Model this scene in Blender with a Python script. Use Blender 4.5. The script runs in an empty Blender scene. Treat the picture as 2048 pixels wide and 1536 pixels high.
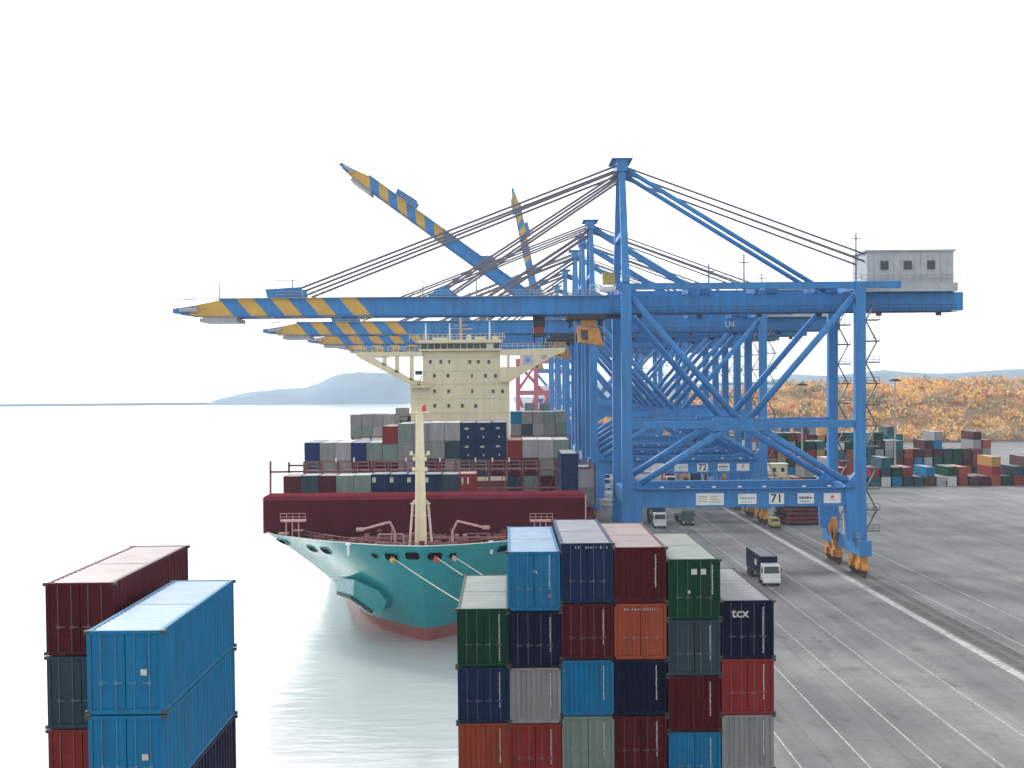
import bpy, bmesh, math, random
import numpy as np
from mathutils import Vector, Matrix, Quaternion
random.seed(7)
R = math.radians
sc = bpy.context.scene
COL = sc.collection
HC = 28.5          # camera height above the quay
F = 2914.0         # focal length in pixels of the 2048 px wide picture
WZ = -3.5          # water level

# ------------------------------------------------------------------ camera
cam_d = bpy.data.cameras.new('camera'); cam = bpy.data.objects.new('camera', cam_d); COL.objects.link(cam)
cam_d.sensor_width = 36; cam_d.lens = 36*F/2048
cam_d.shift_x = -9/2048; cam_d.shift_y = 102/2048
cam_d.clip_start = 1; cam_d.clip_end = 30000
CR = (Matrix.Rotation(-R(0.37), 4, 'Z') @ Matrix.Rotation(R(90-1.965), 4, 'X') @ Matrix.Rotation(-0.0085, 4, 'Z'))
cam.matrix_world = Matrix.Translation((0, 0, HC)) @ CR
sc.camera = cam
def at(px, py, Y):
    d = CR.to_3x3() @ Vector(((px-1033)/F, -(py-870)/F, -1))
    return Vector((0, 0, HC)) + d*(Y/d.y)
def proj(p):
    v = CR.to_3x3().transposed() @ (Vector(p)-Vector((0, 0, HC)))
    return 1033+F*v.x/-v.z, 870-F*v.y/-v.z

# ------------------------------------------------------------------ materials
MATS = {}
def mat(name, col, rough=.5, metal=0., dirt=.25, scale=.6, bump=0., streak=False, spec=.5, rust=0.):
    if name in MATS: return MATS[name]
    m = bpy.data.materials.new(name); m.use_nodes = True
    nt = m.node_tree; n = nt.nodes; l = nt.links
    b = n['Principled BSDF']
    b.inputs['Roughness'].default_value = rough; b.inputs['Metallic'].default_value = metal
    b.inputs['Specular IOR Level'].default_value = spec
    tc = n.new('ShaderNodeTexCoord'); mp = n.new('ShaderNodeMapping')
    l.new(tc.outputs['Object'], mp.inputs['Vector'])
    if streak: mp.inputs['Scale'].default_value = (3, 3, .35)
    oi = n.new('ShaderNodeObjectInfo')
    add = n.new('ShaderNodeVectorMath'); add.operation = 'ADD'
    l.new(mp.outputs['Vector'], add.inputs[0])
    mul = n.new('ShaderNodeMath'); mul.operation = 'MULTIPLY'; mul.inputs[1].default_value = 37
    l.new(oi.outputs['Random'], mul.inputs[0]); l.new(mul.outputs[0], add.inputs[1])
    no = n.new('ShaderNodeTexNoise'); no.inputs['Scale'].default_value = scale; no.inputs['Detail'].default_value = 6
    no.inputs['Roughness'].default_value = .65
    l.new(add.outputs[0], no.inputs['Vector'])
    rp = n.new('ShaderNodeValToRGB')
    rp.color_ramp.elements[0].position = .36; rp.color_ramp.elements[1].position = .66
    c = Vector(col)
    g = sum(col)/3
    dk = c*(1-dirt*.8) + Vector((g*.5+.008, g*.42+.005, g*.36+.003))*dirt*.5
    lt = c*(1+dirt*.35)+Vector((1, 1, 1))*dirt*.012
    rp.color_ramp.elements[0].color = (*dk, 1); rp.color_ramp.elements[1].color = (*lt, 1)
    l.new(no.outputs['Fac'], rp.inputs[0]); l.new(rp.outputs[0], b.inputs['Base Color'])
    if rust:      # rust and scuffs in patches and short runs
        m2 = n.new('ShaderNodeMapping'); m2.inputs['Scale'].default_value = (1, 1, .3); m2.inputs['Location'].default_value = (11, 5, 3)
        l.new(add.outputs[0], m2.inputs['Vector'])
        n2 = n.new('ShaderNodeTexNoise'); n2.inputs['Scale'].default_value = 1.7; n2.inputs['Detail'].default_value = 9; n2.inputs['Roughness'].default_value = .75
        l.new(m2.outputs['Vector'], n2.inputs['Vector'])
        mr = n.new('ShaderNodeMapRange'); mr.inputs['From Min'].default_value = .57; mr.inputs['From Max'].default_value = .72; mr.inputs['To Max'].default_value = rust
        l.new(n2.outputs['Fac'], mr.inputs['Value'])
        mx = n.new('ShaderNodeMixRGB'); mx.inputs[2].default_value = (.12+g*.3, .055+g*.25, .03+g*.2, 1)
        l.new(mr.outputs['Result'], mx.inputs[0]); l.new(rp.outputs[0], mx.inputs[1]); l.new(mx.outputs[0], b.inputs['Base Color'])
        m3 = n.new('ShaderNodeMath'); m3.operation = 'MULTIPLY_ADD'; m3.inputs[1].default_value = .4; m3.inputs[2].default_value = rough
        l.new(mr.outputs['Result'], m3.inputs[0]); l.new(m3.outputs[0], b.inputs['Roughness'])
    if bump:
        bp = n.new('ShaderNodeBump'); bp.inputs['Strength'].default_value = bump; bp.inputs['Distance'].default_value = .1
        l.new(no.outputs['Fac'], bp.inputs['Height']); l.new(bp.outputs[0], b.inputs['Normal'])
    MATS[name] = m
    return m
BLUE = mat('crane_blue', (.042, .22, .53), .45, dirt=.34, scale=.35, streak=True, rust=.18, spec=.18)
BLUED = mat('crane_blue_dull', (.03, .15, .40), .5, dirt=.3, scale=.5, spec=.15)
YEL = mat('stripe_yellow', (.62, .36, .05), .5, dirt=.25)
GREYM = mat('galvanised', (.35, .36, .37), .5, dirt=.3, scale=2)
CABLE = mat('cable_grey', (.16, .15, .18), .6, dirt=.2)
ORANGE = mat('cab_orange', (.62, .27, .04), .5, dirt=.4, scale=1)
DARK = mat('dark_steel', (.03, .03, .035), .6, dirt=.3)
GLASS = mat('window_glass', (.03, .035, .04), .12, dirt=.1)
WHITE = mat('white_paint', (.75, .76, .76), .45, dirt=.15)
CREAM = mat('ship_cream', (.74, .68, .46), .6, dirt=.14, scale=.3, streak=True, rust=.18)
CREAM2 = mat('mast_cream', (.84, .76, .54), .5, dirt=.15, scale=1)
RED = mat('deck_red', (.085, .005, .010), .7, dirt=.2, scale=.15, streak=True, spec=.03)
RED2 = mat('deck_red_light', (.15, .018, .03), .9, dirt=.3, scale=.5, spec=0)
GEAR = mat('deck_gear_red', (.17, .03, .035), .6, dirt=.5, scale=2)
PINK = mat('deck_gear_pink', (.52, .32, .30), .6, dirt=.4, scale=2)
TEAL = mat('hull_teal', (.008, .27, .295), .27, dirt=.16, scale=.14, streak=True, rust=.16)
BOOT = mat('boot_red', (.36, .10, .09), .5, dirt=.35, scale=.5)
BLACK = mat('sign_black', (.012, .012, .012), .6, dirt=.1)
RUBBER = mat('rubber', (.02, .02, .02), .8, dirt=.3)
LAMPRED = mat('lamp_red', (.6, .05, .03), .3, dirt=.1)
ROPE = mat('rope', (.55, .55, .50), .8, dirt=.3, scale=3)
SGREEN = mat('sign_green', (.2, .42, .3), .6); SGREY = mat('sign_grey', (.35, .36, .38), .6); SRED = mat('sign_red', (.5, .12, .1), .6)

# ------------------------------------------------------------------ mesh builder
class MB:
    def __init__(s): s.v = []; s.f = []; s.m = []
    def add(s, vs, fs, mi=0):
        o = len(s.v); s.v += [tuple(v) for v in vs]
        for f in fs: s.f.append([o+i for i in f]); s.m.append(mi)
        return s
    def box(s, x0, x1, y0, y1, z0, z1, mi=0):
        return s.add([(x0,y0,z0),(x1,y0,z0),(x1,y1,z0),(x0,y1,z0),(x0,y0,z1),(x1,y0,z1),(x1,y1,z1),(x0,y1,z1)],
                     [(0,3,2,1),(4,5,6,7),(0,1,5,4),(1,2,6,5),(2,3,7,6),(3,0,4,7)], mi)
    def beam(s, a, b, w, h, mi=0, w2=None, h2=None):   # box section from a to b; h is along the section's upward side
        a = Vector(a); b = Vector(b); d = (b-a).normalized()
        up = Vector((0, 0, 1)) if abs(d.z) < .95 else Vector((0, 1, 0))
        sd = d.cross(up).normalized(); u = sd.cross(d)
        vs = []
        for p, ww, hh in ((a, w, h), (b, w2 or w, h2 or h)):
            for i, j in ((-1,-1),(1,-1),(1,1),(-1,1)): vs.append(p+sd*i*ww/2+u*j*hh/2)
        return s.add(vs, [(0,1,2,3),(7,6,5,4),(0,4,5,1),(1,5,6,2),(2,6,7,3),(3,7,4,0)], mi)
    def tube(s, a, b, r, n=8, mi=0, r2=None):
        a = Vector(a); b = Vector(b); d = (b-a).normalized()
        up = Vector((0, 0, 1)) if abs(d.z) < .95 else Vector((0, 1, 0))
        sd = d.cross(up).normalized(); u = sd.cross(d); vs = []
        for p, rr in ((a, r), (b, r if r2 is None else r2)):
            for k in range(n):
                t = 2*math.pi*k/n; vs.append(p+sd*math.cos(t)*rr+u*math.sin(t)*rr)
        fs = [(k, n+k, n+(k+1)%n, (k+1)%n) for k in range(n)]
        fs += [tuple(range(n)), tuple(range(2*n-1, n-1, -1))]
        return s.add(vs, fs, mi)
    def poly(s, pts, r, n=6, mi=0):
        for a, b in zip(pts[:-1], pts[1:]): s.tube(a, b, r, n, mi)
        return s
    def prism(s, prof, y0, y1, mi=0):     # profile in xz, pushed along y
        n = len(prof)
        vs = [(x, y0, z) for x, z in prof]+[(x, y1, z) for x, z in prof]
        fs = [tuple(range(n)), tuple(range(2*n-1, n-1, -1))]+[(k, n+k, n+(k+1)%n, (k+1)%n) for k in range(n)]
        return s.add(vs, fs, mi)
    def rail(s, a, b, h=1.1, n=None, r=.035, mi=0):
        a = Vector(a); b = Vector(b); L = (b-a).length; n = n or max(2, int(L/2))
        up = Vector((0, 0, 1))
        for hh in (h, h*.5): s.tube(a+up*hh, b+up*hh, r, 4, mi)
        for i in range(n+1):
            p = a.lerp(b, i/n); s.tube(p, p+up*h, r, 4, mi)
        return s
    def build(s, name, mats, parent=None, smooth=False, bevel=0):
        me = bpy.data.meshes.new(name); me.from_pydata(s.v, [], s.f)
        if not isinstance(mats, (list, tuple)): mats = [mats]
        for m in mats: me.materials.append(m)
        me.polygons.foreach_set('material_index', s.m)
        if smooth: me.polygons.foreach_set('use_smooth', [True]*len(s.f))
        bm = bmesh.new(); bm.from_mesh(me); bmesh.ops.recalc_face_normals(bm, faces=bm.faces)
        bm.to_mesh(me); bm.free()
        o = bpy.data.objects.new(name, me); COL.objects.link(o)
        if parent: o.parent = parent
        if bevel:
            bv = o.modifiers.new('bevel', 'BEVEL'); bv.width = bevel; bv.segments = 1; bv.limit_method = 'ANGLE'
        return o
def tag(o, label=None, cat=None, group=None, kind=None):
    if label: o['label'] = label
    if cat: o['category'] = cat
    if group: o['group'] = group
    if kind: o['kind'] = kind
    return o
def empty(name, loc, label, cat, group=None):
    o = bpy.data.objects.new(name, None); COL.objects.link(o); o.location = loc; o.empty_display_size = .3
    return tag(o, label, cat, group)
KIDS = {}
def kids(o): return [c for c in bpy.data.objects if c.parent == o]
def copy_tree(o, parent=None, skip=()):
    c = o.copy(); COL.objects.link(c); c.parent = parent
    for ch in kids(o):
        if ch.name.split('.')[0] in skip: continue
        copy_tree(ch, c, skip)
    return c
def text(body, size, loc, parent, m, name='lettering', rot=(R(90), 0, 0), ext=.01, bold=0.):
    cu = bpy.data.curves.new(name, 'FONT'); cu.body = body; cu.size = size; cu.extrude = ext; cu.offset = bold
    cu.align_x = 'CENTER'; cu.align_y = 'CENTER'; cu.resolution_u = 3
    cu.materials.append(m)
    o = bpy.data.objects.new(name, cu); COL.objects.link(o)
    bpy.context.view_layer.update()
    me = bpy.data.meshes.new_from_object(o.evaluated_get(bpy.context.evaluated_depsgraph_get()))
    bpy.data.objects.remove(o); me.name = name
    o = bpy.data.objects.new(name, me); COL.objects.link(o); o.location = loc; o.rotation_euler = rot; o.parent = parent
    return o

# ------------------------------------------------------------------ setting
def setting():
    # water
    m = bpy.data.materials.new('water'); m.use_nodes = True; nt = m.node_tree; n = nt.nodes; l = nt.links
    b = n['Principled BSDF']; b.inputs['Base Color'].default_value = (.44, .47, .475, 1); b.inputs['Roughness'].default_value = .14
    b.inputs['IOR'].default_value = 1.33
    tc = n.new('ShaderNodeTexCoord'); mp = n.new('ShaderNodeMapping'); mp.inputs['Scale'].default_value = (.35, 1.1, 1)
    no = n.new('ShaderNodeTexNoise'); no.inputs['Scale'].default_value = .5; no.inputs['Detail'].default_value = 5
    bp = n.new('ShaderNodeBump'); bp.inputs['Strength'].default_value = .4; bp.inputs['Distance'].default_value = .25
    l.new(tc.outputs['Object'], mp.inputs[0]); l.new(mp.outputs[0], no.inputs['Vector']); nw = n.new('ShaderNodeTexNoise'); nw.inputs['Scale'].default_value = .045; nw.inputs['Detail'].default_value = 3; l.new(mp.outputs[0], nw.inputs['Vector'])
    ms = n.new('ShaderNodeMath'); ms.operation = 'MULTIPLY'; l.new(no.outputs['Fac'], ms.inputs[0])
    mr_ = n.new('ShaderNodeMapRange'); mr_.inputs['From Min'].default_value = .35; mr_.inputs['From Max'].default_value = .65; mr_.inputs['To Min'].default_value = .35; mr_.inputs['To Max'].default_value = 1.5
    l.new(nw.outputs['Fac'], mr_.inputs['Value']); l.new(mr_.outputs['Result'], ms.inputs[1]); l.new(ms.outputs[0], bp.inputs['Height'])
    l.new(bp.outputs[0], b.inputs['Normal'])
    w = MB(); w.add([(-6000, -300, WZ), (6000, -300, WZ), (6000, 9000, WZ), (-6000, 9000, WZ)], [(0, 1, 2, 3)])
    tag(w.build('water', m), kind='structure')
    # quay
    m = bpy.data.materials.new('quay_concrete'); m.use_nodes = True; nt = m.node_tree; n = nt.nodes; l = nt.links
    b = n['Principled BSDF']; b.inputs['Roughness'].default_value = .8
    tc = n.new('ShaderNodeTexCoord')
    def noise(sc_, det, scl):
        mp = n.new('ShaderNodeMapping'); mp.inputs['Scale'].default_value = sc_
        l.new(tc.outputs['Object'], mp.inputs[0])
        no = n.new('ShaderNodeTexNoise'); no.inputs['Scale'].default_value = scl; no.inputs['Detail'].default_value = det
        l.new(mp.outputs[0], no.inputs['Vector']); return no
    a1 = noise((1, .06, 1), 5, .35); a2 = noise((1, 1, 1), 8, .06); a3 = noise((1, .5, 1), 6, 2.0)
    r1 = n.new('ShaderNodeValToRGB'); r1.color_ramp.elements[0].position = .3; r1.color_ramp.elements[1].position = .65
    r1.color_ramp.elements[0].color = (.15, .15, .15, 1); r1.color_ramp.elements[1].color = (.255, .252, .245, 1)
    l.new(a1.outputs['Fac'], r1.inputs[0])
    r2 = n.new('ShaderNodeValToRGB'); r2.color_ramp.elements[0].position = .35; r2.color_ramp.elements[1].position = .62
    r2.color_ramp.elements[0].color = (.62, .62, .64, 1); r2.color_ramp.elements[1].color = (1, 1, 1, 1)
    l.new(a2.outputs['Fac'], r2.inputs[0])
    r3 = n.new('ShaderNodeValToRGB'); r3.color_ramp.elements[0].color = (.72, .72, .72, 1); r3.color_ramp.elements[1].color = (1.15, 1.15, 1.15, 1)
    l.new(a3.outputs['Fac'], r3.inputs[0])
    x1 = n.new('ShaderNodeMixRGB'); x1.blend_type = 'MULTIPLY'; x1.inputs[0].default_value = 1
    x2 = n.new('ShaderNodeMixRGB'); x2.blend_type = 'MULTIPLY'; x2.inputs[0].default_value = 1
    l.new(r1.outputs[0], x1.inputs[1]); l.new(r2.outputs[0], x1.inputs[2]); l.new(x1.outputs[0], x2.inputs[1]); l.new(r3.outputs[0], x2.inputs[2])
    bk = n.new('ShaderNodeTexBrick'); bk.offset = 0; bk.inputs['Scale'].default_value = 1; bk.inputs['Brick Width'].default_value = 6; bk.inputs['Row Height'].default_value = 5
    bk.inputs['Mortar Size'].default_value = .06; bk.inputs['Mortar Smooth'].default_value = .4
    bk.inputs['Color1'].default_value = (1, 1, 1, 1); bk.inputs['Color2'].default_value = (.88, .88, .87, 1); bk.inputs['Mortar'].default_value = (.55, .55, .55, 1)
    l.new(tc.outputs['Object'], bk.inputs['Vector'])
    x3 = n.new('ShaderNodeMixRGB'); x3.blend_type = 'MULTIPLY'; x3.inputs[0].default_value = .8; l.new(x2.outputs[0], x3.inputs[1]); l.new(bk.outputs['Color'], x3.inputs[2])
    a4 = noise((1, .35, 1), 4, .45); r4 = n.new('ShaderNodeValToRGB'); r4.color_ramp.elements[0].position = .60; r4.color_ramp.elements[1].position = .70
    r4.color_ramp.elements[0].color = (1, 1, 1, 1); r4.color_ramp.elements[1].color = (.58, .57, .56, 1); l.new(a4.outputs['Fac'], r4.inputs[0])
    x4 = n.new('ShaderNodeMixRGB'); x4.blend_type = 'MULTIPLY'; x4.inputs[0].default_value = .8; l.new(x3.outputs[0], x4.inputs[1]); l.new(r4.outputs[0], x4.inputs[2])
    l.new(x4.outputs[0], b.inputs['Base Color'])
    q = MB(); q.box(15.3, 3000, -250, 3500, -9, 0)
    tag(q.build('quay', m), kind='structure')
    k = MB(); k.box(15.3, 15.9, -250, 900, 0.004, .30)
    tag(k.build('kerb', mat('kerb', (.42, .42, .40), .8)), kind='structure')
    pm = mat('road_paint', (.42, .42, .41), .7, dirt=.8, scale=1.2)
    p = MB()
    def strip(x0, x1, y0, y1): p.add([(x0, y0, .004), (x1, y0, .004), (x1, y1, .004), (x0, y1, .004)], [(0, 1, 2, 3)])
    strip(48.9, 49.9, -150, 900); strip(48.9, 49.9, -150, 900) if False else None
    for x in (21.5, 26.6, 31.7, 36.4, 41.2): strip(x, x+.12, -150, 900)
    for x in (55.2, 61.0): strip(x, x+.16, -150, 900)
    tag(p.build('lane_markings', pm), kind='structure')
    r_ = MB()
    for x in (17.6, 51.9): r_.box(x-.3, x-.12, -200, 900, .002, .03); r_.box(x+.12, x+.3, -200, 900, .002, .03)
    tag(r_.build('crane_rail', mat('rail_steel', (.10, .075, .06), .5, dirt=.5)), kind='structure')
    dg = MB(); dg.add([(50.3, -150, .003), (53.4, -150, .003), (53.4, 900, .003), (50.3, 900, .003)], [(0, 1, 2, 3)])
    tag(dg.build('rail_bed', mat('rail_bed', (.075, .078, .075), .85, dirt=.6, scale=.8)), kind='structure')
setting()

def ridge(name, pts, depth, m, zb=WZ-.2, rough=5, seed=1, kind='structure', steps=6):
    """a hill mass: crest line pts = [(x, y, z)], falling away to the front and back"""
    rnd = random.Random(seed); xs = []
    for (a, b) in zip(pts[:-1], pts[1:]):
        k = max(2, int((Vector(b)-Vector(a)).length/25))
        for i in range(k): xs.append(Vector(a).lerp(Vector(b), i/k))
    xs.append(Vector(pts[-1]))
    mb = MB(); rows = []; off = [rnd.uniform(-1, 1) for _ in xs]
    for j in range(-steps, steps+1):
        t = j/steps; hgt = math.cos(t*math.pi/2)**.8 if abs(t) < 1 else 0
        row = []
        for i, p in enumerate(xs):
            z = zb+(p.z-zb)*hgt*(1+.06*rnd.uniform(-1, 1)*(abs(t) > 0))+rough*.1*off[i]*hgt
            row.append((p.x+rnd.uniform(-1, 1)*2, p.y+t*depth, z))
        rows.append(row)
    nx = len(xs); vs = [v for r in rows for v in r]
    fs = [(j*nx+i, j*nx+i+1, (j+1)*nx+i+1, (j+1)*nx+i) for j in range(2*steps) for i in range(nx-1)]
    mb.add(vs, fs)
    return tag(mb.build(name, m, smooth=True), kind=kind)
HILLM = mat('wooded_hill_hazed', (.14, .185, .24), .95, dirt=.35, scale=.01)  # distance haze mixed into the hill's own colour, paler and bluer
D = 2900
def hp(px, py, d=D): v = at(px, py, d); return (v.x, v.y, v.z)
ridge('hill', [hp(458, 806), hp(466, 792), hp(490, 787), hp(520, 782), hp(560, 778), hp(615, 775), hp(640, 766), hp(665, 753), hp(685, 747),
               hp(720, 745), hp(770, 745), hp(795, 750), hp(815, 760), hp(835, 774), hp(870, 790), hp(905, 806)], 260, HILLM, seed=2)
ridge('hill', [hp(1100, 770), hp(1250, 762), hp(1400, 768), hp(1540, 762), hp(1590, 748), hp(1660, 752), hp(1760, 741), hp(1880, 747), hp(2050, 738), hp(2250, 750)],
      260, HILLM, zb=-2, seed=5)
# low far breakwater closing the bay: the thin grey line on the left
bw = MB(); a = at(-700, 803, 2750); b = at(480, 803, 2750)
bw.prism([(a.x, WZ-.1), (b.x, WZ-.1), (b.x-6, WZ+4.2), (a.x, WZ+4.2)], 2740, 2765)
tag(bw.build('sea_wall', mat('far_stone', (.30, .29, .28), .9)), 'long low stone sea wall closing the bay on the horizon, left of the hill', 'sea wall')

# ------------------------------------------------------------------ containers
PAL = {
 'blue': (.004, .165, .35), 'dark blue': (.006, .026, .082), 'navy': (.004, .008, .034), 'maroon': (.078, .007, .010),
 'red': (.24, .026, .024), 'green': (.005, .050, .023), 'grey': (.26, .27, .27), 'light grey': (.36, .36, .375),
 'grey-green': (.19, .26, .23), 'orange': (.32, .065, .03), 'slate': (.035, .06, .078), 'white': (.58, .58, .57),
 'deep blue': (.008, .028, .12), 'brown': (.09, .04, .028), 'teal': (.02, .12, .13), 'ochre': (.42, .22, .05)}
def cpaint(c):
    return mat('container_'+c.replace(' ', '_'), PAL[c], .45, dirt=.30, scale=.9, streak=True, spec=.08, rust=.45)
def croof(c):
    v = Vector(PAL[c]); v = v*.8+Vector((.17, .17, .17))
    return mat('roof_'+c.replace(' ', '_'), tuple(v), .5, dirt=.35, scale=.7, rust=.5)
CM = {}
def corr(mb, p0, du, dv, nrm, nu, depth, mi=0):
    """trapezoid corrugated sheet: origin p0, run du (nu waves), height dv, recessed along -nrm"""
    p0 = Vector(p0); du = Vector(du); dv = Vector(dv); nrm = Vector(nrm)
    prof = []
    for i in range(nu):
        for t, d in ((0, 0), (.3, 0), (.5, 1), (.8, 1)): prof.append(((i+t)/nu, d))
    prof.append((1, 0)); vs = []
    for t, d in prof:
        p = p0+du*t-nrm*(.02+d*depth); vs += [p, p+dv]
    fs = [(2*i, 2*i+2, 2*i+3, 2*i+1) for i in range(len(prof)-1)]
    mb.add(vs, fs, mi)
def container_mesh(L, H, detail):
    key = (L, H, detail)
    if key in CM: return CM[key]
    W = 2.44; h = W/2; mb = MB(); p = .14
    for x in (-h, h-p):
        for y in (0, L-p): mb.box(x, x+p, y, y+p, .0, H)
    for y in (0, L-p):
        mb.box(-h+p, h-p, y+.002, y+p-.002, .0, .16); mb.box(-h+p, h-p, y+.002, y+p-.002, H-.12, H-.002)
    for x in (-h, h-p):
        mb.box(x+.002, x+p-.002, p, L-p, .0, .16); mb.box(x+.002, x+p-.002, p, L-p, H-.10, H-.002)
    nw = 22 if detail else 10
    corr(mb, (-h, p, .16), (0, L-2*p, 0), (0, 0, H-.26), (-1, 0, 0), nw, .045)
    corr(mb, (h, L-p, .16), (0, -(L-2*p), 0), (0, 0, H-.26), (1, 0, 0), nw, .045)
    corr(mb, (h-p, L, .16), (-(W-2*p), 0, 0), (0, 0, H-.28), (0, 1, 0), 7, .045)
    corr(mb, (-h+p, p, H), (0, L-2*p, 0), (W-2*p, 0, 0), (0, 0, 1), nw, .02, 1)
    if detail:
        for y0 in (0, L-.16):
            for sx in (-1, 1):
                for zz in (-.005, H-.113): mb.box(sx*1.225-.09, sx*1.225+.09, y0-.006, y0+.166, zz, zz+.118, 2)
    if detail:                      # roof bows and seams give the top its cross lines
        for f_ in (.47,):
            mb.box(-h+p, h-p, L*f_, L*f_+.05, H-.05, H-.008, 1)
    mb.box(-h+p, h-p, p, L-p, .12, .16)
    if not detail:                  # plain door end
        mb.box(-h+p, h-p, .03, .06, .16, H-.12)
        for x in (-.85, -.4, .4, .85): mb.box(x-.03, x+.03, .0, .03, .16, H-.14)
        mb.box(-.02, .02, .01, .03, .16, H-.14)
    CM[key] = mb
    return mb
BODY = {}
def container(x, y, z, H, L, color, label, group, detail=False, marks=None, first_name='shipping_container', corrug_end=False):
    """x = centre, y = near end, z = bottom"""
    if not detail:
        k = (H, L, color)
        if k not in BODY:
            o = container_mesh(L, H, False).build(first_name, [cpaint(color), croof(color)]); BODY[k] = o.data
        else:
            o = bpy.data.objects.new(first_name, BODY[k]); COL.objects.link(o)
        o.location = (x, y, z)
        return tag(o, label, 'container', group)
    root = empty(first_name, (x, y, z), label, 'container', group)
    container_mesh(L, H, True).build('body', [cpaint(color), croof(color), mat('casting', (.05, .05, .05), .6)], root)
    h = 1.22-.14
    if corrug_end:
        mb = MB(); corr(mb, (-h, .0, .16), (2*h, 0, 0), (0, 0, H-.28), (0, -1, 0), 9, .045)
        mb.build('end_panel', cpaint(color), root)
    else:
        for s in (-1, 1):
            mb = MB(); x0, x1 = (-h+.01, -.015) if s < 0 else (.015, h-.01)
            mb.box(x0, x1, .035, .08, .17, H-.13)
            for k in range(4):
                zz = .17+(H-.42)*(k+.5)/4; mb.box(x0+.07, x1-.07, .022, .035, zz-.22, zz+.22)
            for zz in (.35, .9, 1.6, H-.45): mb.box(x1-.10 if s > 0 else x0, x1 if s > 0 else x0+.10, .012, .035, zz, zz+.12)
            d = mb.build('door', cpaint(color), root)
            for xx in (.30, .78):
                rd = MB(); rd.tube((s*xx, .0, .1), (s*xx, .0, H-.08), .022, 6)
                rd.box(s*xx-.06, s*xx+.06, -.03, .03, .95, 1.08); rd.beam((s*xx, -.02, 1.0), (s*(xx-.24), -.02, 1.02), .03, .04)
                rd.build('lock_rod', mat('rod_'+color, tuple(Vector(PAL[color])*.8+Vector((.06, .06, .06))), .4), root)
    for mk in (marks or []): mk(root, H)
    return root
WMARK = mat('faded_white', (.55, .56, .55), .7, dirt=.4, scale=4)
def m_vert(x, z0, z1, w=.042, m=WMARK):          # column of tiny code letters, too small to read
    def f(root, H):
        mb = MB(); rnd = random.Random(int(x*100)); z = H*z1
        while z > H*z0:
            s = rnd.choice((.05, .06, .07)); mb.box(x-w*rnd.uniform(.5, 1), x+w*rnd.uniform(.4, 1), -.012, .006, z-s, z); z -= s+.045
        mb.box(x-.006, x+.006, -.010, .004, H*z0, H*z1)
        mb.build('code_marking', m, root)
    return f
def m_rowtext(x0, x1, zc, hgt=.13, m=WMARK, seed=1):
    def f(root, H):
        mb = MB(); rnd = random.Random(seed); x = x0
        while x < x1:
            w = rnd.choice((.05, .07, .09)); k = rnd.uniform(.6, 1)
            if rnd.random() < .86:
                mb.box(x, x+w*.35, -.012, .006, H*zc-hgt*k/2, H*zc+hgt*k/2)
                mb.box(x+w*.35, x+w, -.011, .006, H*zc-hgt*.1+rnd.uniform(-.3, .3)*hgt, H*zc+hgt*.05)
            x += w+.05
        mb.build('row_marking', m, root)
    return f
def m_sq(x, z, s=.26, m=None):
    def f(root, H):
        mb = MB(); mb.box(x-s/2, x+s/2, -.014, .0, H*z-s/2, H*z+s/2); mb.build('square_sticker', m or WMARK, root)
    return f
def m_text(body, x, z, size):
    def f(root, H): text(body, size, (x, -.02, H*z), root, WMARK, bold=.01)
    return f

# --- stacks on the near ship's stern, front ends at about Y = 67.7
NY = 67.7; NG = 'containers stacked on the near ship'
def nx(px): return at(px, 1100, NY).x
def nz(py, px=1200): return at(px, py, NY).z
near = [  # px centre of front, top py, colour, height, label, marks
 (1067.5, 1103.5, 'blue', 2.76, 'bright blue container with pale roof, tallest in its stack, rust spot low on its door', [m_vert(.72, .35, .93), m_rowtext(-.02, .18, .66, .2, seed=3), m_sq(.74, .25, .16, SRED)]),
 (1174, 1086.5, 'dark blue', 2.80, 'dark blue container with grey roof, highest of the near row', [m_rowtext(-.55, .9, .93, .13, seed=5)]),
 (1280, 1094.5, 'maroon', 2.60, 'dark red container with faded pinkish roof between the dark blue and green ones', [m_vert(.72, .28, .86)]),
 (1388, 1118.5, 'green', 2.80, 'dark green container with two square white stickers high on its end', [m_sq(.0, .79, .27), m_sq(.42, .79, .27), m_vert(.85, .42, .9), m_sq(-.25, .45, .14)]),
 (1495, 1201, 'navy', 2.70, 'navy container with white roof and white letters, rightmost of the near row', [m_text('tcx', -.35, .78, .62), m_vert(.72, .1, .88)]),
 (965, 1217.5, 'green', 2.70, 'dark green container with pale roof, lower and leftmost of the near row', [m_vert(.75, .1, .9)]),
]
low = {0: ['navy', 'grey', 'red', 'blue'], 1: ['maroon', 'blue', 'grey-green', 'slate'], 2: ['orange', 'navy', 'maroon', 'grey'],
       3: ['slate', 'maroon', 'blue', 'green'], 4: ['red', 'grey', 'dark blue'], 5: ['dark blue', 'orange', 'grey']}
nm = ['bright blue', 'dark blue', 'dark red', 'green with two stickers', 'navy lettered', 'pale roofed green']
tierw = ['directly', 'two places', 'three places', 'four places']
for i, (px, py, c, H, lab, mk) in enumerate(near):
    x = nx(px); zt = nz(py, px); z = zt-H
    container(x, NY, z, H, 12.19, c, lab, NG, True, mk, corrug_end=(i in (2,)))
    for j, c2 in enumerate(low[i]):
        h2 = 2.6; z -= h2+.05
        mk2 = [m_rowtext(-.75, .85, .9, .14, seed=9)] if c2 == 'orange' and i == 2 else [m_vert(.74, .3, .9)]
        container(x, NY+.05*(j % 2), z, h2, 12.19, c2, '%s container %s below the %s one in the near row' % (c2, tierw[j], nm[i]), NG, True, mk2,
                  corrug_end=(j == 1))
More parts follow.
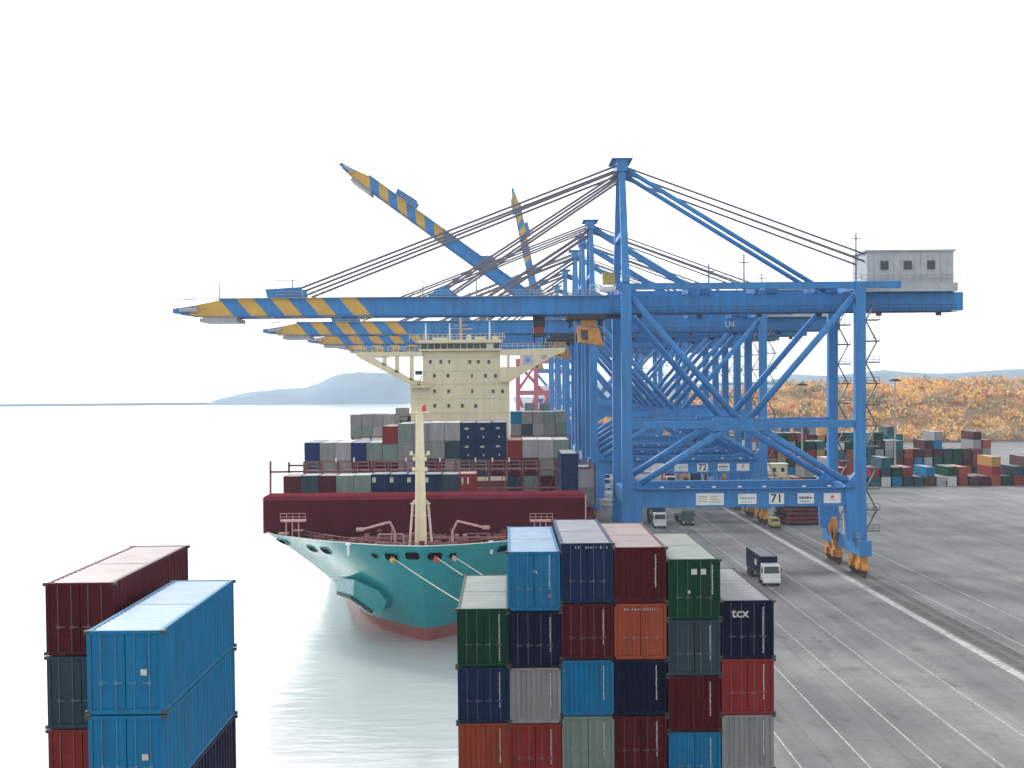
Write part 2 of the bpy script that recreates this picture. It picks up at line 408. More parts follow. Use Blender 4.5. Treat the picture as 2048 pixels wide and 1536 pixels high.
# left stack (long side seen) and the dark red one beyond it
lx = at(467, 1157, 58.8); z = lx.z; xc = lx.x-1.22
for j, c2 in enumerate(['blue', 'blue', 'navy', 'maroon', 'grey', 'green']):
    z -= 2.75
    container(xc, 58.8-12.19, z, 2.7, 12.19, c2, ['blue container with pale roof at the lower left, its long side seen', 'blue container under the pale roofed one at lower left',
              'navy container third from top of the lower left stack', 'dark red container fourth from top of the lower left stack',
              'grey container fifth from top of the lower left stack', 'green container lowest of the lower left stack'][j], 'containers stacked at the lower left', True, [m_sq(.6, .5, .2)])
rx = at(378, 1088, 64.2); z = rx.z; xc = rx.x-1.22
for j, c2 in enumerate(['maroon', 'slate', 'red', 'grey', 'maroon']):
    z -= 2.65
    container(xc-.05, 64.2-12.19, z, 2.6, 12.19, c2, ['dark red container standing behind the blue one at the left edge', 'slate container beneath the dark red one at the left edge',
              'red container third from top of the far left stack', 'grey container fourth from top of the far left stack',
              'dark red container lowest of the far left stack'][j], 'containers stacked at the far left', True, [])
dk = MB(); dk.box(-24, 13.5, 20, 82, -8, 2.2); dk.box(-23, 12.5, 22, 81, 2.2, 4.0)
tag(dk.build('ship_deck', RED), kind='structure')

# ------------------------------------------------------------------ container ship
CX = -10.2; DZ = 8.0
def pch(xs, ys, x):
    if x <= xs[0]: return ys[0]
    for i in range(len(xs)-1):
        if x <= xs[i+1]:
            h = xs[i+1]-xs[i]; t = (x-xs[i])/h
            def sl(k):
                if k == 0: return (ys[1]-ys[0])/(xs[1]-xs[0])
                if k == len(xs)-1: return (ys[-1]-ys[-2])/(xs[-1]-xs[-2])
                a = (ys[k]-ys[k-1])/(xs[k]-xs[k-1]); b = (ys[k+1]-ys[k])/(xs[k+1]-xs[k])
                return 0 if a*b <= 0 else 2*a*b/(a+b)
            m0, m1 = sl(i)*h, sl(i+1)*h
            return (2*t**3-3*t*t+1)*ys[i]+(t**3-2*t*t+t)*m0+(-2*t**3+3*t*t)*ys[i+1]+(t**3-t*t)*m1
    return ys[-1]
def bd(d): return pch([0, 1.5, 5.5, 13, 22, 60, 110, 260], [0, 4.2, 9.6, 16.4, 21.9, 23.6, 24.6, 24.6], d)
def bwl(d): return pch([0, 2, 13, 28, 48, 98, 120, 260], [0, 1.8, 8.2, 11.6, 14.6, 23.4, 24.5, 24.5], d)
ZT = 9.25
def top(Y): return ZT+max(0, (190-Y))*.018
def hull(Y_or_s, t, side):
    """t = 0 at the water, 1 at the bulwark top; s = distance from the stem along this level"""
    tt = max(0, t); y0 = 182-11*(tt**.8); s = Y_or_s
    g = tt**1.5
    half = bwl(s)*(1-g)+bd(s)*g
    Y = y0+s
    return Vector((CX+side*half, Y, WZ+(top(Y)-WZ)*t))
ship = empty('container_ship', (CX, 171, WZ), 'teal hulled container ship with dark red foredeck and cream bridge, moored beside the blue cranes', 'ship')
def S(mb, name, m, parent=None, **k):
    o = mb.build(name, m, parent or ship, **k)
    if (parent or ship) is ship: o.matrix_parent_inverse = Matrix.Translation((-CX, -171, -WZ))
    return o
ss = [0, .3, .8, 1.5, 2.5, 4, 5.5, 7.5, 10, 13, 16, 19, 22, 27, 34, 42, 52, 65, 80, 98, 120, 160, 200]
ts = [-.4, 0, .08, .155, .22, .3, .38, .46, .54, .62, .7, .78, .86, .93, 1.0]
mb = MB()
for side in (-1, 1):
    g = [[hull(s, t, side) for s in ss] for t in ts]
    vs = [v for r in g for v in r]; ns = len(ss)
    base = len(mb.v); mb.v += [tuple(v) for v in vs]
    for j in range(len(ts)-1):
        for i in range(ns-1):
            mb.f.append([base+j*ns+i, base+j*ns+i+1, base+(j+1)*ns+i+1, base+(j+1)*ns+i]); mb.m.append(1 if j < 3 else 0)
# transom
a = hull(200, -.4, -1); b = hull(200, -.4, 1); c = hull(200, 1, 1); d = hull(200, 1, -1); mb.add([a, b, c, d], [(0, 1, 2, 3)])
ho = S(mb, 'hull', [TEAL, BOOT], smooth=True)
# bulwark: inner skin, cap, deck
mb = MB(); mb2 = MB(); dkm = MB()
top_pts = {}
for side in (-1, 1):
    pts = [hull(s, 1, side) for s in ss if s <= 30]
    inn = [Vector((CX+(p.x-CX)*.985-side*.12 if abs(p.x-CX) > .3 else CX, p.y+.35*max(0, 1-(p.y-171)/20)+.02, p.z)) for p in pts]
    for i in range(len(pts)-1):
        lo = []
        for q_, s_ in ((inn[i], ss[i]), (inn[i+1], ss[i+1])):
            h_ = hull(s_, (DZ-WZ)/(q_.z-WZ), side); lo.append(Vector((h_.x-side*.35 if abs(h_.x-CX) > .5 else CX, h_.y+.4, DZ)))
        mb.add([inn[i], inn[i+1], lo[1], lo[0]], [(0, 1, 2, 3)])
        u = Vector((0, 0, .06))
        mb2.add([pts[i]+u, pts[i+1]+u, inn[i+1]+u, inn[i]+u, pts[i], pts[i+1], inn[i+1], inn[i]], [(0,1,2,3),(0,4,5,1),(2,6,7,3)])
    top_pts[side] = [Vector((hull(s, (DZ-WZ)/(ZT-WZ), side).x-side*.3, hull(s, (DZ-WZ)/(ZT-WZ), side).y+.4, ZT)) if s > .5 else Vector((CX, hull(s, .9, side).y+.4, ZT)) for s in ss if s <= 30]
S(mb, 'bulwark', RED2); S(mb2, 'bulwark_cap', mat('cap_pale', (.55, .62, .58), .5))
for i in range(len(top_pts[1])-1):
    a, b, c, d = top_pts[-1][i], top_pts[-1][i+1], top_pts[1][i+1], top_pts[1][i]
    dkm.add([(a.x, a.y, DZ), (b.x, b.y, DZ), (c.x, c.y, DZ), (d.x, d.y, DZ)], [(0, 1, 2, 3)])
e = [hull(s, 1, 1) for s in ss if s >= 27]
for p, q in zip(e[:-1], e[1:]):
    dkm.add([(2*CX-p.x, p.y, p.z-.02), (p.x, p.y, p.z-.02), (q.x, q.y, q.z-.02), (2*CX-q.x, q.y, q.z-.02)], [(0, 1, 2, 3)])
S(dkm, 'foredeck', RED)
# breakwater: a deep box wall across the deck
mb = MB(); BY = 193.0
x0 = at(527, 1000, BY).x; x1 = at(1170, 1000, BY).x; bz = at(850, 991, BY).z
mb.prism([(x0, 9.1), (x1, 9.1), (x1, bz-.5), (x0, bz-.5)], BY, BY+.25); mb.box(x0+1.8, x1-1.8, BY+.3, BY+5.6, DZ, 9.1)
mb.add([(x0, BY-.01, bz-.5), (x1, BY-.01, bz-.5), (x1, BY+.5, bz), (x0, BY+.5, bz), (x0, BY+6.0, bz+.05), (x1, BY+6.0, bz+.05)],
       [(0, 1, 2, 3), (3, 2, 5, 4)], 1)  # cap takes the paler red: brighter top light put into its colour
mb.box(x0, x0+.3, BY+.25, BY+6, 9.1, bz-.3); mb.box(x1-.3, x1, BY+.25, BY+6, 9.1, bz-.3); mb.box(x0, x1, BY+5.7, BY+5.95, 9.1, bz-.02)
for k in range(1, 15):
    xx = x0+(x1-x0)*k/15; mb.box(xx-.05, xx+.05, BY-.03, BY, 9.1, bz-.55)
S(mb, 'breakwater', [RED, RED2])
mb = MB(); mb.box(x0-.12, x0, BY-.1, BY+.2, 9.1, bz); mb.box(x1, x1+.15, BY-.1, BY+.2, 9.1, bz-.2)
S(mb, 'edge_post', mat('pale_pink', (.5, .36, .34), .6))
# rail and frames to the right of the breakwater
mb = MB()
for k in range(4):
    xx = x1+.3+k*.45
    mb.box(xx, xx+.12, BY+1+k, BY+1.15+k, DZ, bz-1-.3*k)
for zz in (DZ+1, DZ+2.4, DZ+3.6): mb.box(x1+.15, x1+1.8, BY+2, BY+2.1, zz, zz+.12)
S(mb, 'side_frame', RED2)

# foremast
mb = MB(); MY = 181.0
mx = at(841, 1000, MY).x; mzb = DZ; mzt = at(841, 826, MY).z
mb.beam((mx, MY, mzb), (mx, MY, mzt), 1.5, 1.3, w2=.9, h2=.8)
mast = S(mb, 'foremast', CREAM2, bevel=.04)
def MP(mb, name, m): return mb.build(name, m, mast)
mb = MB()
for s in (-1, 1):
    mb.tube((mx+s*1.45, MY-.4, mzb), (mx+s*.95, MY-.2, mzb+6.0), .15, 6); mb.tube((mx+s*.95, MY-.2, mzb+6), (mx+s*.5, MY, mzb+6.4), .12, 6); mb.box(mx+s*.95-.3, mx+s*.95+.3, MY-.5, MY, mzb+5.8, mzb+5.95)
for zz in (2.2, 4.4): mb.tube((mx-1.1, MY-.3, mzb+zz), (mx+1.1, MY-.3, mzb+zz), .05, 6)
MP(mb, 'mast_stay', mat('stay_cream', (.7, .58, .48)))
mb = MB()
for zz, w in ((11.9, 1.25), (11.2, .8), (9.9, .9)):
    mb.box(mx-w, mx+w, MY-.55, MY-.35, mzb+zz, mzb+zz+.1)
    for s in (-1, 1): mb.box(mx+s*w*.85-.18, mx+s*w*.85+.18, MY-.75, MY-.4, mzb+zz+.1, mzb+zz+.5)
MP(mb, 'crossbar', CREAM2)
mb = MB(); mb.tube((mx-.35, MY-.7, mzb), (mx-.35, MY-.6, mzt), .03, 4); mb.tube((mx-.05, MY-.7, mzb), (mx-.05, MY-.6, mzt), .03, 4)
for k in range(36): mb.tube((mx-.35, MY-.68, mzb+k*.4+.3), (mx-.05, MY-.68, mzb+k*.4+.3), .02, 4)
MP(mb, 'ladder', CREAM2)
mb = MB(); mb.box(mx-.9, mx+1.2, MY-.5, MY+.7, mzt, mzt+.1); mb.rail((mx-.9, MY-.5, mzt), (mx+1.2, MY-.5, mzt), .7, 4)
mb.tube((mx+.5, MY, mzt), (mx+.5, MY, mzt+.45), .08)
MP(mb, 'platform', CREAM2)
mb = MB(); mb.tube((mx+.55, MY-.3, mzt+.25), (mx+.55, MY-.3, mzt+.85), .33, 10); mb.tube((mx+.55, MY-.3, mzt+.85), (mx+.55, MY-.3, mzt+1.05), .33, 10, r2=.1)
MP(mb, 'lamp', LAMPRED)

# deck gear
def gear(name, fn, m):
    mb = MB(); fn(mb); return S(mb, name, m)
def crane_small(px0, py0, pxt, pyt, Y):
    """provision crane with a jib lying across: foot and jib tip in the picture"""
    a = at(px0, 1078, Y); t = at(pxt, pyt, Y-2); k = at(px0-(.25 if pxt < px0 else -.25)*40, py0, Y)
    mb = MB(); a.z = DZ
    post = a+Vector((0, 0, 2.4)); mb.tube(a, post, .16, 8); mb.tube(post, k, .14, 8)
    mb.beam(k, t, .28, .22); mb.box(t.x-.45, t.x+.45, t.y-.3, t.y+.3, t.z-.12, t.z+.25); mb.tube(a+Vector((-.5, 0, .9)), k.lerp(post, .5), .07, 6)
    mb.box(a.x-.5, a.x+.5, a.y-.5, a.y+.5, DZ, DZ+.35)
    S(mb, 'deck_crane', PINK)
crane_small(790, 1044, 720, 1060, 180)
crane_small(905, 1042, 972, 1056, 180)
def winch(px, Y, w=1.5):
    a = at(px, 1080, Y); mb = MB()
    mb.tube((a.x-w/2, Y, DZ+.9), (a.x+w/2, Y, DZ+.9), .5, 12); 
    for s in (-1, 0, 1): mb.tube((a.x+s*w/2-.05, Y, DZ+.9), (a.x+s*w/2+.05, Y, DZ+.9), .72, 14)
    mb.box(a.x-w/2-.2, a.x+w/2+.2, Y-.7, Y+.7, DZ, DZ+.3); mb.box(a.x+w/2+.2, a.x+w/2+.9, Y-.3, Y+.4, DZ+.2, DZ+1.2)
    S(mb, 'winch', GEAR)
for px, Y in ((700, 181), (735, 184), (770, 177), (815, 187), (870, 178), (925, 181), (985, 183), (1000, 187), (640, 187), (880, 187)): winch(px, Y)
def vents(px, Y, h=1.5, r=.3):
    a = at(px, 1080, Y); mb = MB(); mb.tube((a.x, Y, DZ), (a.x, Y, DZ+h), r*.6, 8); mb.tube((a.x, Y, DZ+h), (a.x, Y, DZ+h+.3), r*1.3, 10, r2=r)
    S(mb, 'ventilator', WHITE if px in (697, 982) else GEAR)
for px, Y, h in ((697, 176, 1.3), (982, 176.5, 1.3), (660, 186, 1.2), (760, 189, 1.6), (905, 190, 1.5), (955, 186, 1), (1008, 189, 1.4), (620, 190, 1.0)): vents(px, Y, h)
# raised platforms at the far left and right of the foredeck
for px0, px1 in ((562, 612), (1060, 1105)):
    a = at(px0, 1042, 188.5); b = at(px1, 1042, 188.5); mb = MB()
    mb.box(a.x, b.x, 188, 189.3, a.z-.1, a.z+.12); mb.rail((a.x, 188, a.z+.1), (b.x, 188, a.z+.1), .9, 4)
    for f_ in (.2, .45, .7): xx = a.x+(b.x-a.x)*f_; mb.box(xx-.08, xx+.08, 188.4, 188.6, DZ, a.z)
    mb.box(a.x-.3, a.x+1.0, 188, 189, a.z-1.7, a.z-1.5); mb.box(b.x-1.6, b.x-.4, 188, 189, a.z-1.3, a.z-1.15)
    S(mb, 'mooring_platform', PINK)
mb = MB()
for side in (-1, 1):
    pts = [p+Vector((-side*1.6, 1.6, 0)) for p in top_pts[side] if p.y > 173]
    for p, q in zip(pts[:-1], pts[1:]):
        for zz in (.55, 1.0): mb.tube((p.x, p.y, DZ+zz+.5), (q.x, q.y, DZ+zz+.5), .05, 5)
        mb.tube((p.x, p.y, DZ), (p.x, p.y, DZ+1.5), .06, 5)
mb.box(at(700, 1080, 186).x, at(815, 1080, 186).x, 186, 186.4, DZ+.8, DZ+1.2)
mb.box(at(850, 1080, 185).x, at(1010, 1080, 185).x, 185, 185.3, DZ+1.0, DZ+1.25)
S(mb, 'deck_rail', mat('rail_pink', (.30, .12, .12), .6, dirt=.3))
rb = random.Random(21)
for k in range(26):
    Y = rb.uniform(176, 191); hw = bd(Y-172)*.80; x = CX+rb.uniform(-hw, hw); hh = rb.uniform(.7, 1.7)
    mb = MB(); m_ = rb.choice((PINK, GEAR, GEAR, mat('rail_pink', (.30, .12, .12))))
    if k % 3 == 0:      # twin bitts
        for sx in (-.5, .5): mb.tube((x+sx, Y, DZ), (x+sx, Y, DZ+hh*.8), .22, 8); mb.tube((x+sx, Y, DZ+hh*.8), (x+sx, Y, DZ+hh*.8+.12), .30, 8)
        mb.box(x-.9, x+.9, Y-.35, Y+.35, DZ, DZ+.15); S(mb, 'mooring_bitt', m_)
    elif k % 3 == 1:    # pipe run with an elbow
        mb.tube((x-1.6, Y, DZ+hh), (x+1.6, Y, DZ+hh), .11, 6); mb.tube((x+1.6, Y, DZ+hh), (x+1.6, Y, DZ), .11, 6); mb.tube((x-1.6, Y, DZ+hh), (x-1.6, Y, DZ), .11, 6); S(mb, 'deck_pipe', m_)
    else:               # valve chest on legs
        mb.box(x-.35, x+.35, Y-.3, Y+.3, DZ+hh*.4, DZ+hh); mb.box(x-.08, x+.08, Y-.08, Y+.08, DZ, DZ+hh*.4); mb.tube((x, Y-.3, DZ+hh*.75), (x, Y-.42, DZ+hh*.75), .25, 8); S(mb, 'valve_chest', m_)
# mooring ports in the bow plating
def hull_at_px(px, side, t):
    best = None
    for k in range(0, 2400):
        s = k*.02; p = hull(s, t, side); q = proj(p)
        if best is None or abs(q[0]-px) < best[0]: best = (abs(q[0]-px), s, p)
        if k > 3 and abs(q[0]-px) < .4: break
    s = best[1]; p = best[2]
    du = (hull(s+.1, t, side)-hull(max(0, s-.1), t, side)).normalized(); dv = (hull(s, t+.02, side)-hull(s, t-.02, side)).normalized()
    n = du.cross(dv).normalized()
    if n.y > 0: n = -n
    return p, du, dv, n
ports = [(566, 1083, 'w'), (624, 1097, 'w'), (652, 1101, 'w'), (750, 1110, 'r'), (783, 1112, 'w'), (825, 1111, 'w'), (869, 1111, 'w'), (905, 1109, 'r'), (1006, 1096, 'w')]
RP = {}
for px, py, kd in ports:
    side = -1 if px < 843 else 1
    p = None
    for tt in np.arange(.98, .80, -.005):
        p, du, dv, n = hull_at_px(px, side, float(tt))
        if proj(p)[1] >= py: break
    RP[px] = p+n*.1
    w, h = (.92, .58) if kd == 'w' else (.45, .40)
    if px == 566: w = 1.3
    mb = MB(); mb2 = MB()
    def ring(sc_, o): return [p+du*x*w*sc_+dv*z*h*sc_+n*o for x, z in ((-1, -.6), (-.7, -1), (.7, -1), (1, -.6), (1, .6), (.7, 1), (-.7, 1), (-1, .6))]
    A = ring(1.1, -.05); B = ring(1.1, .09); C_ = ring(1.0, .09)
    fs = []
    for i in range(8):
        j = (i+1) % 8; fs += [(i, j, 8+j, 8+i), (8+i, 8+j, 16+j, 16+i)]
    mb.add(A+B+C_, fs); po = S(mb, 'mooring_port', TEAL)
    mb2.add(ring(1.0, .05), [tuple(range(8))]); mb2.build('opening_dark_sheet', mat('port_black', (.004, .003, .004), .95, spec=0), po)  # black sheet over solid plating, the port's unlit inside painted on
# anchor pod bulging from the port bow
fr = [at(670, 1153, 189.5), at(708, 1160, 181.2), at(757, 1182, 179.4), at(773, 1204, 179.4), at(767, 1221, 181), at(750, 1225, 182), at(706, 1194, 184), at(673, 1184, 191)]
bk_ = [v+Vector((4.5, 7.5, .8)) for v in fr]; mb = MB(); mb.v = [tuple(v) for v in fr+bk_]
mb.f = [[0, 1, 6, 7], [1, 2, 3, 4, 5, 6], [8, 9, 14, 15], [9, 10, 11, 12, 13, 14]]+[[k, 8+k, 8+(k+1) % 8, (k+1) % 8] for k in range(8)]; mb.m = [0]*len(mb.f)
S(mb, 'anchor_pod', TEAL, bevel=.06)
p, du, dv, n = hull_at_px(716, -1, .42)
# dark strip following the pod's lower edge
mb = MB(); mb.beam(at(676, 1186, 190.6), at(704, 1196, 184.2), .4, .35); mb.beam(at(704, 1196, 184.2), at(744, 1224, 182.2), .4, .35)
S(mb, 'pod_edge_strip', DARK)

# superstructure
UY = 294.0
def ux(px): return at(px, 760, UY).x
def uz(py, px=920): return at(px, py, UY).z
mb = MB(); a, b = ux(821), ux(1019); a2, b2 = ux(846), ux(1000)
mb.prism([(a, 6), (b, 6), (b, uz(765)), (b2, uz(752)), (b2, uz(702)), (a2, uz(702)), (a2, uz(762)), (a, uz(768))], UY, UY+14)
house = S(mb, 'superstructure', CREAM)
def HP(mb, name, m, **k): return mb.build(name, m, house, **k)
# bridge deck with glazing and wings
mb = MB(); wl, wr = ux(713), ux(1131)
mb.box(ux(838), ux(1004), UY-1.0, UY+9, uz(701.5), uz(698)); mb.box(ux(838), ux(1004), UY-1.2, UY+9.2, uz(686), uz(679.5))
mb.box(ux(842), ux(1000), UY-.2, UY+8.6, uz(698), uz(686))
HP(mb, 'bridge_deck', CREAM)
cxs = [ux(843+i*13.1) for i in range(13)]
for i in range(12):
    g = MB(); g.box(cxs[i]+.10, cxs[i+1]-.10, UY-.32, UY-.2, uz(697.2), uz(687.5)); HP(g, 'window', GLASS if i != 10 else WHITE)
mb = MB(); mb.rail((ux(820), UY-1, uz(679.5)), (ux(1010), UY-1, uz(679.5)), 1.1, 20, .05); mb.rail((wl, UY-.9, uz(703)), (ux(842), UY-.9, uz(703)), 1.0, 12, .04)
mb.rail((ux(1004), UY-.9, uz(698)), (wr, UY-.9, uz(697)), 1.0, 12, .04)
HP(mb, 'railing', CREAM)
mb = MB(); mb.box(ux(812), ux(842), UY-.5, UY+3, uz(697.5), uz(692)); HP(mb, 'wing_shelter', mat('shelter_grey', (.18, .18, .17), .6))  # one even dark grey over the whole shelter
def wing(side):
    f_ = -1 if side < 0 else 1
    mb = MB(); y0, y1 = UY-.9, UY+3.2
    if side < 0:
        tip, root = 713, 846; lowt, lowr, rr = 716, 765, 822
        mb.prism([(ux(713), uz(703)), (ux(846), uz(703)), (ux(846), uz(712)), (ux(745), uz(712)), (ux(722), uz(716)), (ux(713), uz(709))][::-1], y0, y1)
        mb.prism([(ux(722), uz(716)), (ux(745), uz(712)), (ux(824), uz(757)), (ux(846), uz(762)), (ux(846), uz(772)), (ux(820), uz(768))][::-1], y0, y0+1.1)
        for px, bot in ((770, 729), (795, 744), (824, 760)): mb.box(ux(px-4), ux(px+4), y0, y0+1.0, uz(bot), uz(711))
    else:
        mb.prism([(ux(1000), uz(700)), (ux(1131), uz(697)), (ux(1129), uz(706)), (ux(1112), uz(712)), (ux(1000), uz(711))], y0, y1)
        mb.prism([(ux(1040), uz(711.5)), (ux(1112), uz(711.5)), (ux(1074), uz(732)), (ux(1020), uz(765)), (ux(1000), uz(765)), (ux(1000), uz(735)), (ux(1040), uz(734))], y0, y0+1.0)
        mb.box(ux(1014), ux(1020), y0, y0+1, uz(735), uz(711))
    return HP(mb, 'bridge_wing', CREAM)
w1 = wing(-1); w2 = wing(1)
text('SP', 1.15, (ux(1088), UY-.93, uz(716)), w2, SGREY, ext=.02, bold=.03)
st = MB(); cxx, czz = ux(1056), uz(721)
st.box(cxx-1.0, cxx+1.0, UY-.95, UY-.905, czz-1.0, czz+1.0)
so = st.build('emblem_plate', mat('emblem_pale', (.50, .52, .62), .5), w2)
st = MB(); pts = []
for i in range(14):
    r_ = .8 if i % 2 == 0 else .36; t = math.pi/2+i*math.pi/7; pts.append((cxx+r_*math.cos(t), czz+r_*math.sin(t)))
st.prism(pts, UY-.99, UY-.955); st.build('star_emblem', mat('emblem_blue', (.22, .25, .55), .5), w2)
# portholes
rows = [(723.5, [861, 882, 899, 940, 957, 978]), (751.5, [869, 896, 944, 971, 991]), (782.5, [869, 897, 944, 986, 1005]), (811.5, [869, 897, 924, 951])]
for y_, xs in rows:
    for px in xs:
        g = MB(); x_ = ux(px); z_ = uz(y_, px); s_ = .27 if px not in (899, 944) else .18
        g.box(x_-s_, x_+s_, UY-.06, UY+.0, z_-.36, z_+.36); wn = HP(g, 'window', GLASS)
        g = MB(); g.box(x_-s_-.1, x_+s_+.1, UY-.09, UY-.062, z_+.36, z_+.46); g.build('window_hood', CREAM, wn)
# balcony, lamps and equipment on the left edge of the house
mb = MB(); mb.box(ux(822), ux(860), UY-1.6, UY, uz(774.5), uz(771.5)); mb.rail((ux(822), UY-1.5, uz(771.5)), (ux(860), UY-1.5, uz(771.5)), 1, 6, .06)
HP(mb, 'balcony', CREAM)
mb = MB(); mb.box(ux(831), ux(845), UY-1.0, UY-.1, uz(749), uz(741)); HP(mb, 'equipment_box', DARK)
mb = MB(); mb.tube((ux(838), UY-.5, uz(765)), (ux(845), UY-.7, uz(751)), .12); mb.box(ux(836), ux(842), UY-.9, UY-.2, uz(770), uz(764)); HP(mb, 'floodlight', GREYM)
for zz in (715, 742, 768, 797, 826):
    mb = MB(); mb.box(a+.2, b-.2, UY-.05, UY-.0, uz(zz+.4), uz(zz-.4)) if zz > 770 else mb.box(a2+.2, b2-.2, UY-.05, UY-.0, uz(zz+.4), uz(zz-.4))
    HP(mb, 'weld_line', mat('cream_seam', (.52, .49, .34), .6))
# roof gear
mb = MB()
for px, y_ in ((852, 646), (900, 646), (980, 642)):
    mb.tube((ux(px), UY+1, uz(680)), (ux(px), UY+1, uz(y_)), .22, 6, r2=.14)
mb.tube((ux(835), UY, uz(686)), (ux(835), UY, uz(668)), .06, 5); mb.tube((ux(1006), UY, uz(686)), (ux(1006), UY, uz(665)), .06, 5)
HP(mb, 'antenna', WHITE)
mb = MB(); mb.tube((ux(922), UY+2, uz(680)), (ux(922), UY+2, uz(634)), .38, 8, r2=.2)
for y_, w in ((668, 1.2), (657, 2.2), (650, 1.4)): mb.box(ux(922)-w, ux(922)+w, UY+1.8, UY+2.2, uz(y_), uz(y_-1.2))
mb.box(ux(925), ux(945), UY+1.6, UY+2, uz(659), uz(656.5))
HP(mb, 'radar_mast', mat('mast_orange', (.55, .36, .26), .6))
mb = MB(); mb.box(ux(865), ux(895), UY+1, UY+4, uz(680), uz(675)); mb.box(ux(950), ux(972), UY+1, UY+4, uz(680), uz(674)); mb.box(ux(985), ux(998), UY+.5, UY+2, uz(680), uz(672))
HP(mb, 'roof_locker', CREAM)
mb = MB(); mb.tube((ux(938), UY+3, uz(680)), (ux(938), UY+3, uz(672)), .5, 12); mb.tube((ux(938), UY+3, uz(672)), (ux(938), UY+3, uz(668)), .5, 12, r2=.15); HP(mb, 'radome', WHITE)

# ship's containers ------------------------------------------------
GB = 'containers carried on the teal ship'
ordn = ['leftmost', 'second', 'third', 'fourth', 'fifth', 'sixth', 'seventh', 'eighth', 'ninth', 'tenth', 'eleventh', 'twelfth', 'thirteenth', 'fourteenth', 'fifteenth', 'sixteenth', 'rightmost']
def bay(Y, px0, pxw, cols, bayname, H=2.86, L=12.19):
    """cols: list of (top py or None, [colours from the top])"""
    n_ = len(cols)
    for i, (py, cs) in enumerate(cols):
        if py is None: continue
        p = at(px0+(i+.5)*pxw, py, Y); z = p.z
        for j, c in enumerate(cs):
            z -= H+.04
            pos = ordn[i] if i < n_-1 else 'rightmost'
            lv = 'top' if j == 0 else ('second tier' if j == 1 else 'lower tier')
            o = container(p.x, Y, z, H, L, c, '%s container, %s %s column from the left, %s' % (c, lv, pos, bayname), GB)
            if c in ('dark blue',) and j < 2 and 'tall bay' in bayname:
                mb = MB(); mb.box(-.5, .1, -.03, 0, H*.62, H*.72); mb.box(-.12, .12, -.03, 0, H*.15, H*.24); mb.build('logo_patch', WMARK, o)
LG, G, GG, DB, SL = 'light grey', 'grey', 'grey-green', 'dark blue', 'slate'
bay(233, 608, 31.2, [(885, ['deep blue', SL]), (885, [G, GG]), (885, [LG, G]), (885, ['deep blue', 'maroon']), (885, [GG, 'maroon']),
    (852, ['red', GG, 'maroon']), (847, [GG, G, G]), (846, [G, GG, SL]), (845, [LG, G, 'maroon']), (845, [LG, SL, G]),
    (845, [DB, DB, SL]), (845, [DB, DB, SL]), (844, [DB, DB, 'maroon']), (880, ['red', 'maroon', SL]), (879, [LG, 'maroon', GG]), (879, [LG, GG, 'maroon']), (879, [GG, SL, 'brown'])],
    'tall bay before the bridge')
bay(207, 566, 35.2, [(952, ['maroon']), (951, [SL]), (951, ['maroon']), (951, [GG]), (950, [GG]), (948, [DB]), (948, [DB]), (948, [DB]), (948, [DB]),
    (948, [SL]), (947, ['red'])], 'low bay behind the breakwater', L=6.06)
# white squares on the low bay's blue boxes
for px in (748, 783, 818, 853, 925, 936):
    p = at(px, 960, 206.9); mb = MB(); mb.box(-.25, .25, -.04, 0, -.35, .35) if px < 900 else mb.box(-.12, .12, -.04, 0, -.6, .4)
    near_c = min((o for o in bpy.data.objects if o.get('category') == 'container' and abs(o.location.y-207) < .5), key=lambda o: abs(o.location.x-p.x))
    m_ = mb.build('square_sticker', WMARK, near_c); m_.location = (p.x-near_c.location.x, -.01, p.z-near_c.location.z)
# tall pair standing at the right edge
p = at(1139, 907, 205)
container(p.x, 205, p.z-2.86, 2.86, 12.19, 'dark blue', 'dark blue container standing alone near the blue crane legs, upper one of a pair', GB)
container(p.x, 205, p.z-5.8, 2.86, 12.19, 'dark blue', 'dark blue container standing alone near the blue crane legs, lower one of a pair', GB)
p = at(1172, 938, 222)
container(p.x, 222, p.z-2.86, 2.86, 12.19, 'light grey', 'light grey container at the ship side nearest the crane, upper one', GB)
container(p.x, 222, p.z-5.8, 2.86, 12.19, 'grey', 'grey container at the ship side nearest the crane, lower one', GB)
# aft bays beside and behind the bridge
bay(329, 700, 22.3, [(829, [G, GG]), (828, [G, GG]), (828, [G, LG]), (828, [LG, G]), (828, [G, GG]), (828, [G, G]), (None, []), (None, []), (None, []), (None, []), (None, []), (None, []), (None, []),
    (None, []), (823, ['blue', G]), (823, [G, G]), (823, [G, LG]), (823, [GG, G]), (823, [G, LG]), (822, [G, GG])] [:0] or
    [(829, [G, GG]), (828, [G, GG]), (828, [G, LG]), (828, [LG, G]), (828, [G, GG]), (828, [G, G])], 'left aft bay behind the bridge', H=2.75)
bay(329, 1020, 22.6, [(823, ['blue', G, 'red']), (823, [G, SL, G]), (823, [G, LG, G]), (823, [GG, G, G]), (822, [G, GG, G])], 'right aft bay beside the bridge', H=2.75)
for px, py, c, lab in ((803, 816, 'grey', 'grey container lying left of the bridge house, upper one'), (811, 832, 'maroon', 'dark red container lying left of the bridge house under the grey one'),
                       (1060, 806, 'grey', 'grey container on the aft stack right of the bridge'), (1090, 806, 'grey-green', 'grey-green container on the aft stack near the pink crane')):
    p = at(px, py, 300 if px < 1000 else 345); container(p.x, p.y, p.z-2.6, 2.6, 6.06, c, lab, GB)
